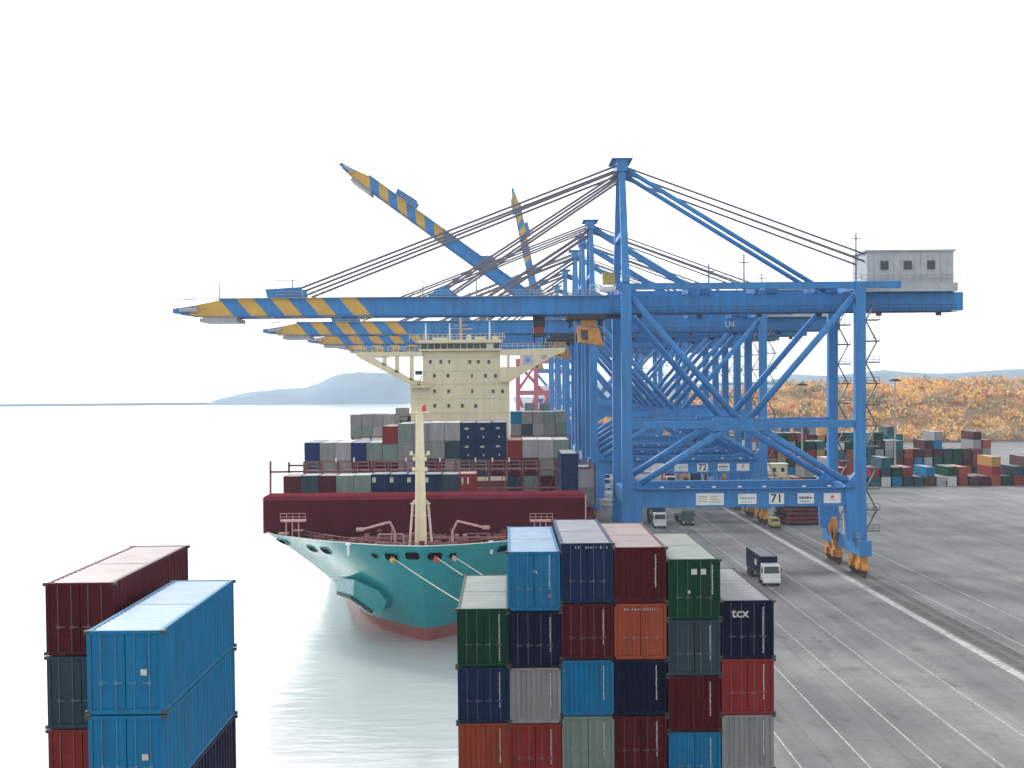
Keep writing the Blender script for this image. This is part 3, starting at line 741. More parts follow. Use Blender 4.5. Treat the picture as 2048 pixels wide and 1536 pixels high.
# lashing bridges
def lashing(Y, px0, px1, py_t, py_m, base, n_):
    mb = MB(); a = at(px0, py_m, Y); b = at(px1, py_m, Y); zt = at(850, py_t, Y).z; zm = at(850, py_m, Y).z
    for k in range(n_+1):
        xx = a.x+(b.x-a.x)*k/n_
        mb.box(xx-.14, xx+.14, Y, Y+.3, base, zt); mb.box(xx-.14, xx+.14, Y+1.2, Y+1.5, base, zt-.3)
        if k < n_:
            x2 = a.x+(b.x-a.x)*(k+1)/n_
            mb.tube((xx, Y+.15, base+.4), (x2, Y+.15, zm), .06, 5)
    mb.box(a.x, b.x, Y-.05, Y+1.5, zm-.22, zm); mb.box(a.x, b.x, Y-.05, Y+1.5, zm-3.1, zm-2.9)
    mb.box(a.x, b.x, Y-.03, Y+.05, zt-.12, zt); mb.box(a.x, b.x, Y-.03, Y+.05, (zt+zm)/2-.05, (zt+zm)/2+.05)
    return mb
mb = lashing(222.5, 608, 1180, 921, 939, 8.5, 17); S(mb, 'lashing_bridge', mat('lashing_red', (.20, .055, .06), .6, dirt=.4, scale=1))
mb = MB(); a = at(608, 921, 222.4); b = at(1180, 921, 222.4); zt = at(850, 923, 222.4).z; zb_ = at(850, 937, 222.4).z
for k in range(17):
    xa = a.x+(b.x-a.x)*k/17+.45; xb = a.x+(b.x-a.x)*(k+1)/17-.45
    for zz in (zt, zb_): mb.box(xa, xb, 222.28, 222.36, zz-.09, zz)
    for xx in (xa, xb): mb.box(xx-.05, xx+.05, 222.28, 222.36, zb_-.6, zt)
    mb.box(xa, xb, 222.28, 222.34, zb_+(zt-zb_)*.45, zb_+(zt-zb_)*.55)
S(mb, 'lashing_railing', mat('rail_dusty_pink', (.34, .16, .17), .7, dirt=.4, scale=1.5))
mb = MB(); Y = 222
def q(px, py): v = at(px, py, Y); return v
for (p0, p1) in (((541, 922), (541, 990)), ((578, 924), (578, 946)), ((541, 944), (610, 943)), ((578, 931), (612, 931)), ((1190, 925), (1190, 1010)), ((1150, 936), (1190, 935)), ((1150, 905), (1150, 960))):
    mb = MB(); mb.beam(q(*p0), q(*p1), .3, .3); S(mb, 'lashing_outrigger', mat('lashing_red', (.20, .055, .06)))
mb = MB()
for px in (672, 708, 812, 880, 951, 985, 1018): p = at(px, 921, 222.3); mb = MB(); mb.box(p.x-.11, p.x+.11, p.y-.1, p.y+.1, p.z-.2, p.z+.45); S(mb, 'lashing_lamp', WHITE)
mb = lashing(318.5, 705, 1140, 872, 878, 8.5, 12); S(mb, 'lashing_bridge', mat('lashing_red', (.20, .055, .06)))

# mooring ropes
def rope(px, end, sag, lab):
    a = RP[px]; b = Vector(end); pts = []
    for i in range(25):
        t = i/24; p = a.lerp(b, t); p.z -= sag*4*t*(1-t); pts.append(p)
    mb = MB(); mb.poly(pts, .055, 6)
    tag(mb.build('mooring_rope', ROPE), lab, 'rope', 'mooring ropes from the bow')
rope(783, (16.2, 120, .6), 1.2, 'pale mooring rope from the yellow collared port left of the mast')
rope(869, (16.2, 132, .6), 1.0, 'pale mooring rope from the red collared port right of the mast')
rope(905, (16.2, 138, .6), .8, 'short visible mooring rope from the round port at right')
for px, m_, s_ in ((783, YEL, .34), (869, LAMPRED, .34), (905, mat('buff', (.5, .42, .28)), .26)):
    p = RP[px]; mb = MB(); mb.tube(p+Vector((.1, -.2, -.2)), p+Vector((.35, -.5, -.5)), s_, 10); S(mb, 'rope_collar', m_)
for y_ in (120, 132, 138):
    mb = MB(); mb.tube((16.4, y_, .0), (16.4, y_, .55), .22, 12); mb.tube((16.4, y_, .5), (16.4, y_, .75), .38, 12)
    tag(mb.build('bollard', DARK), {120: 'dark steel bollard on the quay edge, nearest', 132: 'dark steel bollard on the quay edge, middle one of three', 138: 'dark steel bollard on the quay edge, farthest of three'}[y_], 'bollard', 'bollards on the quay edge')

# ------------------------------------------------------------------ gantry cranes
GWX = 34.3      # rail gauge
def striped_boom(name, y, x0, x1, z0, z1, w, root, lm=BLUE):
    mb = MB(); sl = (z1-z0)*.85
    per = 5.15; cuts = [x1+2.5]
    xs = [-39.0-k*per/2 for k in range(9)]           # alternate yellow / blue towards the tip
    segs = [(x0, xs[0]+sl/2, 0, False)]
    def para(xr, xl, mi, rstr=False):
        a = 0 if rstr else sl/2
        mb.prism([(xr+a, z0), (xr-a, z1), (xl-sl/2, z1), (xl+sl/2, z0)], y-w/2, y+w/2, mi)
    para(x0, xs[0], 0, True)
    mi = 1
    for a, b in zip(xs[:-1], xs[1:]): para(a, b, mi); mi = 1-mi
    xe = xs[-1]
    mb.prism([(xe+sl/2, z0), (xe-sl/2, z1), (xe-1.2, z1-.25), (x1+2, z1-.9), (x1+1.0, z0+.25), (x1+2, z0)], y-w/2, y+w/2, 1)
    mb.prism([(x1+1.9, z0+.1), (x1+1.9, z1-.95), (x1-1.5, z1-1.4), (x1-1.5, z0+.5)], y-w*.4, y+w*.4, 0)
    return mb
def make_boom(root):
    for y in (6.2, 11.8):
        mb = striped_boom('boom', y, -1.6, -66.2, 39.2, 41.8, 1.1, root)
        mb.build('boom_beam', [BLUE, YEL], root)
    mb = MB()
    for x in (-6, -14, -22, -30, -38, -46, -54, -61): mb.box(x-.4, x+.4, 6.75, 11.25, 40.6, 41.6)
    mb.box(-64.5, -1.6, 5.35, 5.64, 39.05, 39.2); mb.box(-64.5, -1.6, 12.36, 12.65, 39.05, 39.2)
    mb.build('boom_tie', BLUED, root)
    mb = MB(); mb.box(-66, -2, 4.9, 5.6, 41.8, 41.88); mb.rail((-52, 4.9, 41.85), (-4, 4.9, 41.85), .9, 24, .035)
    mb.build('walkway', GREYM, root)
    for x in (-60.5, -49.5, -30, -22):
        mb = MB(); mb.tube((x, 5, 41.8), (x, 5, 44.4), .1, 5)
        if x == -49.5: mb.box(-52, -47.5, 4.9, 5.1, 44.4, 44.52)
        mb.build('light_post', CABLE, root)
    mb = MB()
    for y in (6.2, 11.8):
        mb = MB(); mb.prism([(-53.4, 41.8), (-48.2, 41.8), (-48.4, 43.5), (-53.8, 43.2)], y-.5, y+.5); mb.build('stay_bracket', BLUE, root)
        mb = MB(); mb.prism([(-29.5, 41.8), (-24.5, 41.8), (-26.4, 43.3), (-27.6, 43.3)], y-.5, y+.5); mb.build('stay_bracket', BLUE, root)
    mb = MB(); mb.box(-53, -48.6, 6.75, 11.25, 42, 42.9); mb.build('bracket_tie', BLUE, root)
    mb = MB(); mb.box(-63.5, -58, 5.2, 12.8, 38.3, 38.9); mb.rail((-63.5, 5.2, 38.3), (-58, 5.2, 38.3), .8, 4, .05); mb.box(-66.5, -63.8, 4.6, 13.4, 39.9, 40.5)
    mb.rail((-68, 5.0, 40.4), (-64, 5.0, 40.4), 1.3, 3, .05)
    mb.build('boom_tip_platform', GREYM, root)
APX = (0, 61.5)
def tower(root):
    for x in (0, GWX):
        for y in (0, 18):
            s = 1 if x == 0 else -1
            mb = MB()
            mb.prism([(x-.75, 43.2), (x+.75, 43.2), (x+.75, 15.2), (x+s*2.4 if s > 0 else x+.75, 13.2), (x+(2.0 if s > 0 else .9), 5.4), (x-(.9 if s > 0 else 2.0), 5.4), (x-.75 if s > 0 else x-2.4, 13.2), (x-.75, 15.2)], y-.8, y+.8)
            mb.build('leg', BLUE, root, bevel=.05)
    for y in (0, 18):
        mb = MB(); mb.box(.9, GWX-.9, y-.62, y+.62, 10.3, 13.0); mb.build('portal_beam', BLUE, root, bevel=.05)
        mb = MB(); mb.box(.75, GWX-.75, y-.45, y+.45, 21.9, 22.95); mb.box(12.6, 21.6, y-.52, y+.52, 21.5, 23.35); mb.build('tie_beam', BLUE, root)
        mb = MB(); mb.box(-1.5, GWX+6, y-.5, y+.5, 42.3, 43.25); mb.build('top_beam', BLUE, root)
        for a, b in (((.7, 41.2), (16.4, 23.1)), ((GWX-.7, 41.2), (17.9, 23.1)), ((14.5, 21.7), (1.4, 13.5)), ((19.8, 21.7), (GWX-1.4, 13.5))):
            mb = MB(); mb.tube((a[0], y, a[1]), (b[0], y, b[1]), .5, 12); mb.build('brace', BLUE, root, smooth=True)
    for x in (0, GWX):
        mb = MB(); mb.box(x-.5, x+.5, .8, 17.2, 10.8, 12.9); mb.build('side_beam', BLUE, root)
        mb = MB(); mb.box(x-.45, x+.45, .75, 17.25, 42.2, 43.1); mb.build('side_beam', BLUE, root)
        mb = MB(); mb.prism([(x-.9, 3.2), (x+.9, 3.2), (x+.9, 5.4), (x-.9, 5.4)], -3.5, 21.5); mb.build('sill_beam', BLUE, root, bevel=.05)
        for y in (-1.4, 3.2, 14.8, 19.4):
            mb = MB(); mb.box(x-.55, x+.55, y-1.0, y+1.0, 2.0, 3.2); mb.box(x-.5, x+.5, y-1.9, y+1.9, 1.1, 2.0)
            mb.box(x-.95, x-.55, y-1.2, y+.2, 1.2, 2.2)
            bg = mb.build('bogie', ORANGE, root)
            w_ = MB()
            for dy in (-1.35, -.45, .45, 1.35): w_.tube((x-.2, y+dy, .42), (x+.2, y+dy, .42), .40, 12); w_.box(x-.45, x+.45, y+dy-.1, y+dy+.1, .42, 1.1)
            w_.build('wheel', mat('rusty_steel', (.09, .05, .035), .6, dirt=.4), bg)
    # walkways and lamps on the portal beam
    mb = MB(); mb.box(1, GWX-1, -1.3, -.64, 13.0, 13.1); mb.rail((1, -1.25, 13.1), (GWX-1, -1.25, 13.1), 1.0, 16, .03)
    mb.rail((1, -.9, 43.3), (GWX, -.9, 43.3), 1, 14, .03)
    mb.build('walkway', BLUED, root)
    mb = MB()
    for x in (5, 8.8, 12.6, 16.4, 20, 25.8, 29.5): mb = MB(); mb.box(x-.25, x+.25, -1.42, -1.3, 13.25, 13.45); mb.build('floodlight', WHITE, root)
    # girders over the quay and the back reach
    for y in (6.2, 11.8):
        mb = MB(); mb.box(-1.6, GWX+17, y-.55, y+.55, 39.3, 41.95); mb.box(-1.6, GWX+17, y-.75, y+.75, 39.18, 39.3); mb.build('girder', BLUE, root, bevel=.04)
    mb = MB()
    for x in (-1, 8, 16, 25, 33, 42, 50): mb.box(x-.4, x+.4, 6.75, 11.25, 40.4, 41.7)
    for x in (0, GWX):
        for y in (.75, 11.0+1.4): mb.box(x-.6, x+.6, y, y+4.8, 42.0, 43.0)
    for x in (10, 20, 29, 40): mb.box(x-.25, x+.25, 5, 13, 41.95, 43.4); mb.box(x+1.5, x+3.2, 5.2, 6.0, 41.95, 42.9)
    mb.build('girder_tie', BLUED, root)
    mb = MB(); mb.box(-2, 50, 4.4, 5.4, 38.9, 39.0); mb.rail((-2, 4.4, 39), (50, 4.4, 39), 1, 22, .03)
    for x in range(2, 48, 9): mb.box(x, x+.8, 4.9, 5.3, 38.4, 38.9)
    mb.build('cable_festoon', DARK, root)
    # mast frame above the seaward legs
    for y, yt in ((0, 6.2), (18, 11.8)):
        mb = MB(); mb.beam((0, y, 43.2), (0, yt, 61), 1.1, 1.2, w2=.9, h2=.9); mb.build('mast_column', BLUE, root)
        mb = MB(); mb.tube((.3, yt, 61), (31, yt, 42), .36, 10); mb.build('back_brace', BLUE, root, smooth=True)
        for za, b_ in ((61.3, (49, yt, 43.2)), (60.4, (47.4, yt, 42.6))): mb = MB(); mb.tube((0, yt, za), b_, .17, 6); mb.build('back_stay', CABLE, root)
    mb = MB(); mb.box(-.8, .8, 5.2, 12.8, 60.4, 62.2); mb.box(-1.6, 1.6, 4.8, 13.2, 62.2, 62.3); mb.rail((-1.6, 4.8, 62.3), (1.6, 4.8, 62.3), 1.1, 3)
    mb.build('mast_head', BLUE, root); mb = MB(); mb.box(-.4, .4, 2.6, 15.4, 50.5, 51.2); mb.build('mast_tie', BLUE, root)
    # machinery house
    mb = MB(); mb.box(36.5, 49.5, 4.5, 13.5, 43.3, 48.0)
    for k in range(13): mb.box(36.5+k, 36.62+k, 4.42, 4.5, 43.4, 47.9)
    mb.box(36.2, 49.8, 4.2, 13.8, 48.0, 48.25); mb.box(36, 50, 4, 14, 42.0, 43.3)
    mh = mb.build('machinery_house', [mat('house_grey', (.42, .45, .48), .5)], root)
    g = MB()
    for x in (38.5, 42, 45.5): g = MB(); g.box(x, x+1.2, 4.38, 4.44, 45.3, 46.6); g.build('window', GLASS, mh)
    mb = MB(); mb.rail((35.5, 3.6, 43.3), (50.3, 3.6, 43.3), 1.1, 8, .04); mb.build('house_railing', GREYM, root)
    for x, z1, zb_ in ((35.2, 51, 50), (13, 46.5, 45.3), (18.3, 48, 46.6)):
        mb = MB(); mb.tube((x, 6, 42), (x, 6, z1), .12, 6); mb.box(x-.8, x+.8, 5.8, 6.2, zb_, zb_+.14); mb.build('light_post', CABLE, root)
    # stairs zigzag up the landside legs
    for y in (0, 18):
        mb = MB(); z = 6.5; s = 0
        while z < 38:
            mb.box(GWX+.8, GWX+2.8, y-.6, y+1.0, z, z+.2); mb.rail((GWX+.9, y-.6, z), (GWX+2.8, y-.6, z), 1, 2, .04)
            x_a, x_b = (GWX+1.0, GWX+2.6) if s % 2 == 0 else (GWX+2.6, GWX+1.0)
            mb.beam((x_a, y+.4, z+.1), (x_b, y+.4, z+3.1), .5, .12); z += 3.1; s += 1
        mb.build('stair_tower', mat('stair_grey', (.12, .12, .13), .6), root)
def trolley(root):
    mb = MB(); mb.box(-8.5, -2.5, 5.4, 12.6, 38.3, 39.1); mb.box(-2.5, 1, 6, 12, 38.6, 39.1)
    for x in (-7.8, -3.2):
        for y in (6.3, 11.7): mb.box(x-.15, x+.15, y-.15, y+.15, 37.2, 38.3)
    tr = mb.build('trolley', DARK, root)
    mb = MB(); mb.prism([(-6.6, 34.9), (-2.9, 34.3), (-3.6, 37.0), (-6.9, 37.3)], 6.4, 9.4); mb.box(-6.2, -4.0, 6.6, 9.2, 37.2, 38.3, 0)
    cb = mb.build('cabin', ORANGE, root)
    g = MB(); g.prism([(-6.2, 35.3), (-5.2, 35.15), (-5.3, 36.7), (-6.4, 36.8)], 6.34, 6.4); g.build('window', GLASS, cb)
    g = MB()
    for a, b in (((-7.2, 37.4), (-2.9, 37.2)), ((-7.2, 34.8), (-7.2, 38.3)), ((-2.8, 34.3), (-2.8, 38.3))): g.tube((a[0], 6.3, a[1]), (b[0], 6.3, b[1]), .07, 5)
    g.build('cabin_frame', GREYM, cb)
    mb = MB(); mb.box(-13.4, -11.8, 7.4, 10.6, 36.3, 37.3); mb.box(-13.5, -11.7, 7.2, 10.8, 37.3, 39.1, 1); mb.box(-13.7, -11.5, 6, 12, 35.9, 36.3, 1)
    for s in (-13.3, -11.9): mb.tube((s, 8, 34.6), (s, 8, 39), .08, 5, 1)
    mb.build('head_block', [LAMPRED if False else mat('block_red', (.30, .03, .02), .5), DARK], root)
    mb = MB(); mb.box(-3.0, -1.2, 5.6, 7.4, 43.6, 45.3); mb.build('sheave_box', mat('dull_yellow', (.42, .36, .06), .6, dirt=.4), root)
    mb = MB(); mb.box(-3.6, -.8, 5.2, 6.8, 42.4, 43.2); mb.tube((-3.6, 5.2, 43.2), (-3.0, 5.4, 45.0), .06); mb.rail((-5, 5, 42), (-.8, 5, 42), 1.4, 4, .05); mb.build('hinge_platform', WHITE, root)
def stays(root):
    mb = MB()
    for y in (6.2, 11.8):
        for a_, b_ in ((61.6, (-50.4, y, 42.6)), (60.7, (-47.6, y, 42.3)), (60.6, (-27, y, 43.2)), (59.7, (-25.6, y, 42.6))):
            mb = MB(); mb.tube((0, y, a_), b_, .20, 6); mb.build('fore_stay', CABLE, root)
def signs(root, num):
    sg = [(12.1, 4.1, 1.75, 'bar'), (17.6, 2.7, 1.5, 'green'), (21.9, 2.2, 1.6, 'num'), (26.2, 2.4, 1.5, 'black'), (30.1, 2.5, 1.45, 'dot')]
    for x, w, h, kd in sg:
        mb = MB(); mb.box(x-w/2, x+w/2, -.70, -.63, 11.5-h/2, 11.5+h/2); s = mb.build('sign_panel', WHITE, root)
        if kd == 'num': text(num, 1.75, (x, -.715, 11.5), s, BLACK, 'number', ext=.005, bold=.03)
        else:
            g = MB(); rnd = random.Random(kd)
            col = {'bar': mat('sign_buff', (.48, .38, .30), .6), 'green': SGREEN, 'black': BLACK, 'dot': SRED}[kd]
            if kd == 'dot': g.tube((x, -.72, 11.7), (x, -.702, 11.7), .24, 10); g.box(x-.4, x+.4, -.715, -.702, 11.2, 11.3)
            elif kd == 'bar':
                for r_ in range(3): g.box(x-1.7, x-.4, -.715, -.702, 11.1+r_*.35, 11.25+r_*.35); g.box(x-.1+.1*r_, x+1.6-.3*r_, -.715, -.702, 11.05+r_*.35, 11.18+r_*.35)
            else:
                xx = x-w*.4
                while xx < x+w*.38:
                    hh = rnd.uniform(.3, .55); g.box(xx, xx+.16, -.715, -.702, 11.6-hh/2, 11.6+hh/2); g.box(xx+.16, xx+.3, -.712, -.702, 11.5, 11.68); xx += .38
                g.box(x-w*.35, x+w*.25, -.715, -.702, 11.02, 11.12)
            g.build('mark', col, s)
def crane(Y0, label, boom, num=None, proto=None, grp='blue gantry cranes in a row along the quay'):
    root = empty('gantry_crane', (17.6, Y0, 0), label, 'crane', grp)
    return root
def foot_gear(root):
    mb = MB(); mb.tube((GWX-1.5, 11.5, 5.9), (GWX-1.0, 11.5, 5.9), 1.75, 20); mb.tube((GWX-2.0, 11.5, 5.9), (GWX-.9, 11.5, 5.9), .7, 12); mb.box(GWX-1.5, GWX-.9, 10.9, 12.1, 3.4, 5.9)
    mb.build('cable_reel', ORANGE, root)
    mb = MB(); mb.box(GWX-.8, GWX+.8, 4.2, 7.4, 5.4, 8.2); mb.box(GWX-.9, GWX+.9, 4.1, 7.5, 8.2, 8.35); mb.build('electrical_cabinet', mat('cabinet_grey', (.45, .47, .45), .5, dirt=.3), root)
    mb = MB(); mb.rail((GWX-.9, -3.5, 5.4), (GWX-.9, 3.8, 5.4), 1.1, 5, .04); mb.build('sill_railing', mat('dull_yellow', (.42, .36, .06), .6, dirt=.4), root)
c1 = crane(214, 'nearest blue gantry crane, its portal beam bearing the number 71, boom lowered over the ship', 'down')
tower(c1); foot_gear(c1); signs(c1, '71'); trolley(c1)
def raised_pivot(root, ang):
    pv = bpy.data.objects.new('boom', None); COL.objects.link(pv); pv.parent = root; pv.location = (-1.6, 0, 40.5); pv.rotation_euler = (0, ang, 0)
    return pv
pv = raised_pivot(c1, 0); make_boom(pv)
for ch in kids(pv): ch.location = (1.6, 0, -40.5)
stays(c1)
def clone(Y0, label, ang=0, num=None, skip=()):
    sk = ('fore_stay',)+skip if ang else skip
    c = copy_tree(c1, None, sk+('sign_panel',))
    c.location = (17.6, Y0, 0); c['label'] = label
    for ch in kids(c):
        if ch.name.startswith('boom') and ch.type == 'EMPTY': ch.rotation_euler = (0, ang, 0)
    if num is not None: signs(c, num)
    return c
c2 = clone(295, 'second blue gantry crane behind the nearest one, its beam bearing the number 72, boom lowered', 0, '72', ('head_block', 'cabin'))
text('LN', 1.6, (28.5, 5.62, 40.6), c2, WMARK, 'lettering', ext=.01, bold=.04)
c3 = clone(328, 'third blue gantry crane in the row, boom raised at a slant', R(36.3), None, ('head_block',))
c4 = clone(362, 'fourth blue gantry crane in the row, boom lowered, its striped end just above the bridge', 0, None, ('head_block', 'cabin'))
c5 = clone(424, 'fifth blue gantry crane in the row, boom lowered, mostly hidden by the fourth', 0, None, ('head_block', 'cabin'))
c7 = clone(492, 'sixth blue gantry crane in the row, boom lowered, seen only through the nearer ones', 0, None, ('head_block', 'cabin'))
c6 = clone(565, 'seventh and farthest blue gantry crane, boom raised almost upright', R(79), None, ('head_block',))

# far pink crane
pk = empty('gantry_crane', (-1, 640, 0), 'faded pink gantry crane far beyond the ship right of the bridge', 'crane')
PK = mat('pink_crane', (.50, .10, .14), .5)
mb = MB()
for x in (6, 14, 27):
    for y in (0, 14): mb = MB(); mb.box(x-.9, x+.9, y-.9, y+.9, -3, 40); mb.build('leg', PK, pk)
mb = MB()
for z in (12, 24, 38):
    for y_ in (0, 14): mb = MB(); mb.box(6, 27, y_-.7, y_+.7, z, z+2); mb.build('tie_beam', PK, pk)
for a_, b_ in (((6, 38), (27, 14)), ((27, 38), (14, 14)), ((14, 24), (6, 3)), ((6, 24), (14, 3)), ((14, 38), (6, 26)), ((27, 12), (14, 2))):
    for y_ in (0, 14): mb = MB(); mb.tube((a_[0], y_, a_[1]), (b_[0], y_, b_[1]), .6); mb.build('brace', PK, pk)
mb = MB(); mb.box(7, 12, -2, -.8, 15, 18.5); mb.box(15, 19, -2, -.8, 5, 9); mb.build('machinery_house', WHITE, pk)
pb = empty('gantry_crane', (12, 690, 0), 'faded blue and white gantry crane far away between the pink crane and the blue legs', 'crane')
mb = MB()
for x in (2, 9, 22): mb = MB(); mb.box(x-.9, x+.9, -1, 1, 0, 42); mb.build('leg', BLUE, pb)
mb = MB()
for z in (8, 20, 34): mb.box(2, 22, -.7, .7, z, z+2)
mb.tube((2, 0, 34), (22, 0, 10), .6); mb.tube((22, 0, 34), (2, 0, 10), .6)
mb.build('brace', BLUE, pb)
mb = MB(); mb.box(3, 8, -2, 2, 22, 28); mb.box(12, 18, -2, 2, 12, 18); mb.build('machinery_house', WHITE, pb)

# ------------------------------------------------------------------ quay vehicles
def truck(x, y, color, label, load=True, facing=-1, cabm=None, load_mat=None):
    root = empty('container_truck', (x, y, 0), label, 'truck', 'lorries on the quay road')
    cabm = cabm or mat('cab_white', (.70, .72, .74), .35, dirt=.15)
    if facing > 0: root.rotation_euler = (0, 0, math.pi)
    # y increases towards the rear
    mb = MB()
    mb.prism([(0, 0), (1, 0), (1, 1), (0, 1)], 0, 0.001) if False else None
    cab = MB(); prof = [(0, .75), (0, 1.75), (.22, 2.95), (2.1, 3.05), (2.1, .75)]
    vs = [(-1.22, a, b) for a, b in prof]+[(1.22, a, b) for a, b in prof]; n = len(prof)
    cab.add(vs, [tuple(range(n)), tuple(range(2*n-1, n-1, -1))]+[(k, n+k, n+(k+1) % n, (k+1) % n) for k in range(n)])
    cab.box(-1.24, 1.24, -.12, .1, .45, .95)
    co = cab.build('cab', cabm, root, bevel=.06)
    g = MB(); g.add([(-1.08, .01, 1.82), (1.08, .01, 1.82), (1.02, .2, 2.78), (-1.02, .2, 2.78)], [(0, 1, 2, 3)])
    g.add([(-1.23, .5, 1.8), (-1.23, 1.4, 1.8), (-1.23, 1.4, 2.6), (-1.23, .55, 2.6)], [(0, 1, 2, 3)]); g.add([(1.23, .5, 1.8), (1.23, 1.4, 1.8), (1.23, 1.4, 2.6), (1.23, .55, 2.6)], [(0, 1, 2, 3)])
    for v in range(4): pass
    w_ = g.build('windscreen', GLASS, co); w_.location = (0, -.02, 0)
    for s in (-1, 1):
        g = MB(); g.box(s*.95-.18, s*.95+.18, -.15, -.1, .6, .82); g.build('headlight', WHITE, co)
        g = MB(); g.box(s*1.35-.08, s*1.35+.08, .1, .2, 1.9, 2.5); g.build('mirror', DARK, co)
    fr = MB(); fr.box(-.45, .45, .3, 14.2, .8, 1.12); fr.box(-1.2, 1.2, 2.6, 14.4, 1.12, 1.3); fr.build('chassis', DARK, root)
    for yy in (1.0, 3.6, 11.0, 12.3, 13.4):
        for s in (-1, 1): w = MB(); w.tube((s*1.18, yy, .52), (s*.75, yy, .52), .52, 14); w.build('wheel', RUBBER, root)
    if load:
        o = container(x, y+(2.3 if facing < 0 else -14.4), 1.32, 2.6, 12.19, color, '%s container loaded on %s' % (color, load), 'containers on lorries')
        mb = MB(); mb.box(-1.235, -1.223, 3.0, 4.6, 1.0, 1.8); mb.build('logo_patch', WMARK, o)
    return root
truck(36.9, 203, 'navy', 'white cabbed lorry with dark container driving toward the viewer, nearest on the quay road', 'the nearest white cabbed lorry')
truck(30.0, 286, 'slate', 'white cabbed lorry with dark container beside the nearest crane leg, left of the empty one', 'the lorry left of the empty one')
truck(36.2, 291, 'slate', 'dark empty flatbed lorry standing right of the loaded one under the crane', load=False, cabm=mat('cab_green', (.05, .09, .08), .4))
truck(26.5, 392, 'dark blue', 'white lorry seen between the ship and the nearest crane leg', 'the lorry between ship and crane leg')
truck(45.0, 400, 'red', 'lorry with red container beyond the second crane', 'the red loaded lorry beyond the second crane')
for i, (px, c) in enumerate(((1345, 'white'), (1367, 'white'), (1394, 'slate'), (1425, 'white'), (1440, 'maroon'), (1468, 'light grey'), (1507, 'white'))):
    p = at(px, 950, 425); container(p.x, 425, 0.0, 2.6, 6.06, c, '%s box under the second crane, %s of seven along the quay' % (c, ordn[i]), 'boxes set down beyond the second crane')
# small yellow service van between the rails
def van(x, y, m, lab):
    root = empty('service_van', (x, y, 0), lab, 'van')
    prof = [(0, .4), (0, 1.05), (.7, 1.2), (1.25, 1.95), (4.2, 1.95), (4.3, .4)]; n = len(prof); mb = MB()
    mb.add([(-.85, a, b) for a, b in prof]+[(.85, a, b) for a, b in prof], [tuple(range(n)), tuple(range(2*n-1, n-1, -1))]+[(k, n+k, n+(k+1) % n, (k+1) % n) for k in range(n)])
    b_ = mb.build('body', m, root, bevel=.08)
    g = MB(); g.add([(-.75, .73, 1.25), (.75, .73, 1.25), (.7, 1.18, 1.85), (-.7, 1.18, 1.85)], [(0, 1, 2, 3)]); w_ = g.build('windscreen', GLASS, b_); w_.location = (0, -.03, .02)
    for yy in (.85, 3.4):
        for s in (-1, 1): w = MB(); w.tube((s*.9, yy, .34), (s*.65, yy, .34), .34, 12); w.build('wheel', RUBBER, root)
van(52.5, 284, mat('van_yellow', (.42, .36, .08), .5), 'small dull yellow van beside the second crane landside foot')

# stacked hatch covers
hx0 = at(1570, 1045, 291).x
for k in range(5):
    mb = MB(); z = .35+k*.84; dx = .25*((k*37) % 3-1)
    mb.box(hx0+dx, hx0+10.5+dx, 290+.1*k, 303, z, z+.55); mb.box(hx0+.2+dx, hx0+10.3+dx, 290.3+.1*k, 302.7, z+.55, z+.62)
    for s in range(8): mb.box(hx0+.3+dx+s*1.25, hx0+.42+dx+s*1.25, 289.9+.1*k, 290+.1*k, z, z+.55)
    for s in (.3, 9.8): mb.box(hx0+s+dx, hx0+s+.4+dx, 290.5, 291, z+.62, z+.84)
    for s in (.3, 9.8): mb.box(hx0+s+dx, hx0+s+.4+dx, 301, 301.5, z+.62, z+.84)
    if k == 0: mb.box(hx0+.5, hx0+1, 291, 292, .004, .35); mb.box(hx0+9, hx0+9.5, 291, 292, .004, .35)
    tag(mb.build('hatch_cover', mat('hatch_red', (.16, .022, .026), .6, dirt=.45, scale=.6)), 'dark red hatch cover laid on the quay, ' + ['lowest of the five', 'second from the bottom of the stack', 'middle one of the stack', 'second from the top of the stack', 'topmost of the stack with pale pinkish top'][k], 'hatch cover', 'hatch covers stacked behind the landside rail')

# stacked yard
YG = 'containers stacked in the yard'
yc = ['red', 'orange', 'grey', 'green', 'maroon', 'white', 'brown', 'slate', 'blue', 'teal', 'ochre', 'light grey']
rnd = random.Random(11)
rowsn = ['front', 'second', 'third']
for r_, Y in enumerate((395, 445, 500)):
    x = 67 if r_ == 0 else (72 if r_ == 1 else 60); i = 0
    while x < 150 and i < 26:
        h = rnd.choice((1, 2, 2, 3)) if r_ == 0 else rnd.choice((3, 4, 4, 5))
        if r_ == 0 and x < 80: h = 1
        for k in range(h):
            c = rnd.choice(yc)
            o = container(x, Y, k*2.62+.02, 2.6, 12.19, c, '%s yard container, level %d of stack %d counted from the left in the %s yard row' % (c, k+1, i+1, rowsn[r_]), YG)
            del o['label']; o['label'] = '%s container, %s level, stack %s from the left in the %s yard row' % (c, ['ground', 'second', 'third', 'fourth', 'fifth'][k], ['1st','2nd','3rd','4th','5th','6th','7th','8th','9th','10th','11th','12th','13th','14th','15th','16th','17th','18th','19th','20th','21st','22nd','23rd','24th','25th','26th'][i], rowsn[r_])
        x += 3.0; i += 1
